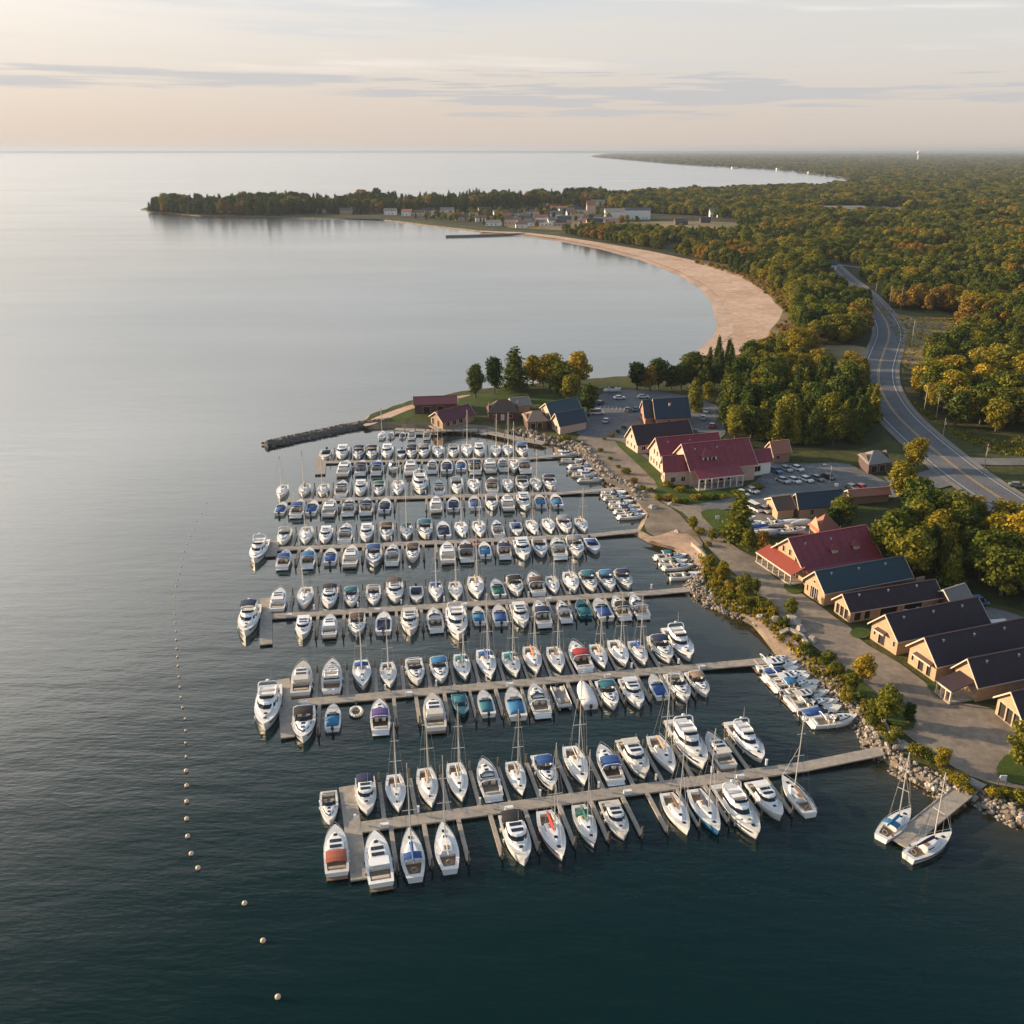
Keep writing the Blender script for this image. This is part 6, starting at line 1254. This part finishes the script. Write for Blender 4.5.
MC = [(('C', 'con', 0), .20), (('C', 'con', 1), .24), (('C', 'grn', 0), .18), (('C', 'grn', 1), .12), (('T', 'con', 0), .12), (('T', 'grn', 0), .06), (('D', 'yel', 1), .02), (('D', 'con', 1), .06)]
MW = [(('D', 'grn', 0), .18), (('T', 'grn', 0), .16), (('D', 'con', 1), .12), (('C', 'grn', 1), .18), (('C', 'con', 1), .08), (('D', 'yel', 0), .12), (('T', 'yel', 1), .16)]
MD = [(('D', 'grn', 0), .28), (('D', 'con', 1), .18), (('D', 'yel', 0), .24), (('T', 'grn', 1), .14), (('D', 'yel', 2), .12), (('D', 'org', 1), .04)]
n1 = stand([(718, 404), (732, 390), (780, 384), (862, 392), (878, 424), (872, 446), (820, 448), (768, 445), (738, 443), (722, 430)], 6.0, MC, (9, 15), 'in the conifer grove', 1)
n2 = stand([(868, 562), (880, 540), (903, 520), (960, 528), (1050, 552), (1060, 605), (1010, 600), (955, 596), (905, 585)], 6.4, MW, (9, 14), 'in the wood behind the barns', 2)
n3 = stand([(742, 372), (790, 366), (862, 372), (866, 386), (790, 380), (745, 386)], 9.0, MD, (7, 11), 'behind the conifer grove', 3)
n4 = stand([(910, 395), (930, 372), (1070, 378), (1070, 425), (1010, 440), (960, 428), (925, 412)], 9.5, MD, (10, 15), 'in the wood beyond the highway', 4)
print('trees', n1, n2, n3, n4, len(PT), len(SHR))

# ------------------------------------------------------------------ the forest beyond: nobody could count it
def forest(name, polys, seed, sp_near, sp_gain, mix, hr, excl=(), zfun=None, dmax=1e9):
    rg = random.Random(seed); keys = [k for k, w in mix]; pts = []; idx = []; rot = []; scl = []
    ex = [[(P(x, y, GZ).x, P(x, y, GZ).y) for x, y in e] for e in excl]
    rc = [(p.x, p.y) for p in road_c][::3]
    for pp in polys:
        pl = [(P(x, y, GZ).x, P(x, y, GZ).y) for x, y in pp]
        y0, y1 = min(p[1] for p in pl), min(max(p[1] for p in pl), dmax); y = y0
        xs = [p[0] for p in pl]
        while y < y1:
            sp = sp_near+max(0, y-600)*sp_gain; lo = max(min(xs), -.62*y-60); hi = min(max(xs), .66*y+60); x = lo+rg.uniform(0, sp)
            while x < hi:
                p = (x+rg.uniform(-.4, .4)*sp, y+rg.uniform(-.4, .4)*sp)
                if inside(p, pl) and not any(inside(p, e) for e in ex):
                    if name == 'forest' and noise.noise(Vector((p[0]/45, p[1]/80, 31))) > .40: x += sp; continue
                    if p[1] > 900 or min((p[0]-a)**2+(p[1]-b)**2 for a, b in rc) > 165:
                        nz = noise.noise(Vector((p[0]/55, p[1]/55, seed)))+.5*noise.noise(Vector((p[0]/17, p[1]/17, 9)))
                        t = min(.999, max(0, .5+nz*.9+rg.uniform(-.22, .22))); a = 0; ki = len(mix)-1
                        for i, (k, w) in enumerate(mix):
                            a += w
                            if t < a: ki = i; break
                        g = sp/sp_near; h = rg.uniform(*hr)*(1.0+.45*noise.noise(Vector((p[0]/70, p[1]/70, 4)))+rg.uniform(-.12, .22))*min(1.35, 1+.06*(g-1)); k = mix[ki][0]; s = h/HT[k[0]]
                        pts.append((p[0], p[1], GZ)); idx.append(ki); rot.append(rg.uniform(0, 6.28)); w = max(1, .85*g)*rg.uniform(.9, 1.2); scl.append((s*w, s*w, s))
                x += sp
            y += sp*.87
    me = bpy.data.meshes.new(name); me.from_pydata(pts, [], [])
    a = me.attributes.new('kind_index', 'INT', 'POINT'); a.data.foreach_set('value', idx)
    a = me.attributes.new('turn', 'FLOAT', 'POINT'); a.data.foreach_set('value', rot)
    a = me.attributes.new('size', 'FLOAT_VECTOR', 'POINT'); a.data.foreach_set('vector', [c for s in scl for c in s])
    o = bpy.data.objects.new(name, me); col.objects.link(o); tag(o, kind='stuff')
    ng = bpy.data.node_groups.new(name, 'GeometryNodeTree'); ng.interface.new_socket('Geometry', in_out='INPUT', socket_type='NodeSocketGeometry'); ng.interface.new_socket('Geometry', in_out='OUTPUT', socket_type='NodeSocketGeometry')
    N = ng.nodes.new; Lk = ng.links.new; gi = N('NodeGroupInput'); go = N('NodeGroupOutput'); iop = N('GeometryNodeInstanceOnPoints'); jn = N('GeometryNodeJoinGeometry')
    infos = []
    for k in keys:
        pr, new = tproto(k)
        crown = [c for c in pr.children if c.name.startswith('crown')][0]
        oi = N('GeometryNodeObjectInfo'); oi.inputs['Object'].default_value = crown; oi.transform_space = 'ORIGINAL'; g2 = N('GeometryNodeGeometryToInstance'); Lk(oi.outputs['Geometry'], g2.inputs[0]); infos.append(g2)
    for g2 in reversed(infos): Lk(g2.outputs[0], jn.inputs[0])
    def at(nm, ty): n = N('GeometryNodeInputNamedAttribute'); n.data_type = ty; n.inputs['Name'].default_value = nm; return n.outputs['Attribute']
    cx = N('ShaderNodeCombineXYZ'); Lk(at('turn', 'FLOAT'), cx.inputs[2])
    iop.inputs['Pick Instance'].default_value = True; Lk(gi.outputs[0], iop.inputs['Points']); Lk(jn.outputs[0], iop.inputs['Instance']); Lk(at('kind_index', 'INT'), iop.inputs['Instance Index']); Lk(cx.outputs[0], iop.inputs['Rotation']); Lk(at('size', 'FLOAT_VECTOR'), iop.inputs['Scale'])
    Lk(iop.outputs[0], go.inputs[0]); md = o.modifiers.new('trees', 'NODES'); md.node_group = ng
    print(name, len(pts)); return o
MIXF = [(('C', 'con', 0), .24), (('D', 'con', 1), .15), (('D', 'grn', 0), .27), (('T', 'grn', 0), .16), (('D', 'yel', 0), .14), (('D', 'org', 1), .04)]
MIXH = [(('C', 'con', 0), .32), (('C', 'con', 1), .28), (('D', 'con', 1), .2), (('D', 'grn', 0), .12), (('D', 'org', 1), .08)]
field_ex = [(600, 223), (742, 221.5), (760, 228), (735, 234), (600, 231.5)]
far_ex = [(865, 205), (965, 203), (985, 206), (868, 209)]
ware = [(820, 209), (905, 209), (905, 218), (820, 217)]; house_ex = [(815, 263), (840, 262), (868, 268), (850, 276), (820, 275)]
mead_ex = [(862, 297), (905, 316), (958, 320), (962, 350), (925, 364), (900, 372), (885, 345), (880, 318)]
forest('forest', [
    [(560, 234.5), (600, 241), (650, 249.5), (700, 260.5), (740, 272.5), (768, 287), (786, 299), (792, 306), (835, 300), (868, 300), (880, 309), (950, 313), (1000, 320), (1300, 330), (1300, 235), (740, 228), (735, 236), (600, 234)],
    [(958, 322), (960, 352), (925, 362), (912, 392), (935, 371), (1080, 376), (1300, 380), (1300, 322), (1000, 315)],
    [(790, 306), (800, 345), (866, 345), (872, 325), (862, 300)],
    [(700, 372), (716, 364), (745, 366), (762, 362), (800, 345), (815, 345), (812, 360), (755, 372), (740, 386), (715, 386)],
    [(1060, 450), (1300, 470), (1300, 640), (1120, 620), (1062, 600)]], 11, 6.5, .0032, MIXF, (8, 13), [field_ex, ware, house_ex, mead_ex]+FIELDS)
forest('village_trees', [[(400, 219), (480, 213), (560, 206), (620, 207), (600, 214), (640, 223), (600, 229), (540, 229), (440, 222)]], 12, 19, .001, MIXF, (6, 10), [[(500, 224.5), (540, 222), (600, 223), (632, 225), (600, 228), (560, 229), (510, 227.5)]])
forest('headland_trees', [[(147, 211.5), (160, 209), (200, 208), (260, 207), (400, 206), (480, 205), (545, 201.5), (600, 199), (610, 206), (540, 208), (470, 212), (400, 213.5), (285, 213.8), (275, 216.3), (200, 214.6), (165, 212.8)]], 13, 8, .0012, MIXH, (12, 22))
forest('bay_forest', [[(600, 199), (660, 195), (720, 192.5), (780, 190), (832, 188.5), (870, 185), (873, 180), (900, 178), (1400, 180), (1400, 238), (740, 230), (760, 222), (700, 216), (640, 213), (610, 208)]], 14, 6.5, .0032, MIXF, (10, 15), [far_ex, ware]+FIELDS)
forest('far_forest', [[(592, 156.9), (620, 159.4), (660, 162.8), (700, 165.8), (740, 167.8), (779, 169.8), (830, 176), (858, 180), (873, 180), (900, 178), (1400, 180), (1400, 153.2), (700, 153), (610, 154.6)]], 15, 12, .0042, MIXF, (10, 15), [far_ex])
forest('dune_shrubs', [[(690, 262), (738, 275), (760, 290), (777, 303), (786, 316), (772, 333), (757, 344), (745, 355), (800, 366), (800, 318), (795, 298), (768, 284), (740, 268)]], 21, 6.5, 0, [(('S', 'grn', 0), .4), (('S', 'yel', 1), .35), (('S', 'org', 0), .25)], (1.2, 3.0))
grs = None
def tufts(name, px, n, seed, cols):
    """rough grass and weeds"""
    rg = random.Random(seed); pl = [(P(x, y, GZ).x, P(x, y, GZ).y) for x, y in px]; xs = [p[0] for p in pl]; ys = [p[1] for p in pl]; mb = MB(); k = 0
    while k < n:
        p = (rg.uniform(min(xs), max(xs)), rg.uniform(min(ys), max(ys))); k += 1
        if not inside(p, pl): continue
        s = rg.uniform(.25, .8)
        for _ in range(5):
            a = rg.uniform(0, 6.28); q = Vector((p[0]+rg.gauss(0, .35), p[1]+rg.gauss(0, .35), GZ+.1)); o = len(mb.v); d = Vector((math.cos(a), math.sin(a), 0))*s*.5; mb.v += [tuple(q-d), tuple(q+d), tuple(q+d*.4+Vector((0, 0, s)))]; mb.f.append((o, o+1, o+2))
    return tag(mb.build(name, cols, fix=False), kind='stuff')
tufts('dune_grass', [(706, 266), (740, 277), (780, 301), (790, 316), (775, 335), (745, 352), (720, 364), (800, 368), (800, 318), (795, 296), (740, 268)], 9000, 1, L_ORG)
tufts('weeds', [(868, 300), (905, 318), (958, 318), (960, 350), (925, 362), (903, 372), (897, 340), (885, 318)], 4000, 2, L_YEL)
tufts('weeds', [(905, 395), (925, 415), (960, 440), (1000, 455), (1060, 456), (1060, 430), (1000, 442), (950, 428)], 2500, 3, L_GRN)
tufts('shore_grass', [(700, 548), (716, 566), (735, 590), (770, 612), (800, 640), (835, 668), (868, 706), (890, 732), (880, 738), (850, 704), (815, 676), (765, 625), (715, 603), (703, 575)], 2200, 4, L_YEL)
haze()
dups = {k: v for k, v in LABELS.items() if len(v) > 1}
print('DUP LABELS', {k: len(v) for k, v in dups.items()}); print('objects', len(bpy.data.objects))
for n_, o in enumerate([o for o in bpy.data.objects if 'used' in o]):      # a kind so far only used by the forest: give its first tree a place at the wood's edge
    q = P(905+n_*14, 404, GZ); o.location = q; del o['used']; tag(o, f'tree at the edge of the wood beyond the highway, {ORD[n_]} of the verge trees', 'tree'); print('placed', o.name)
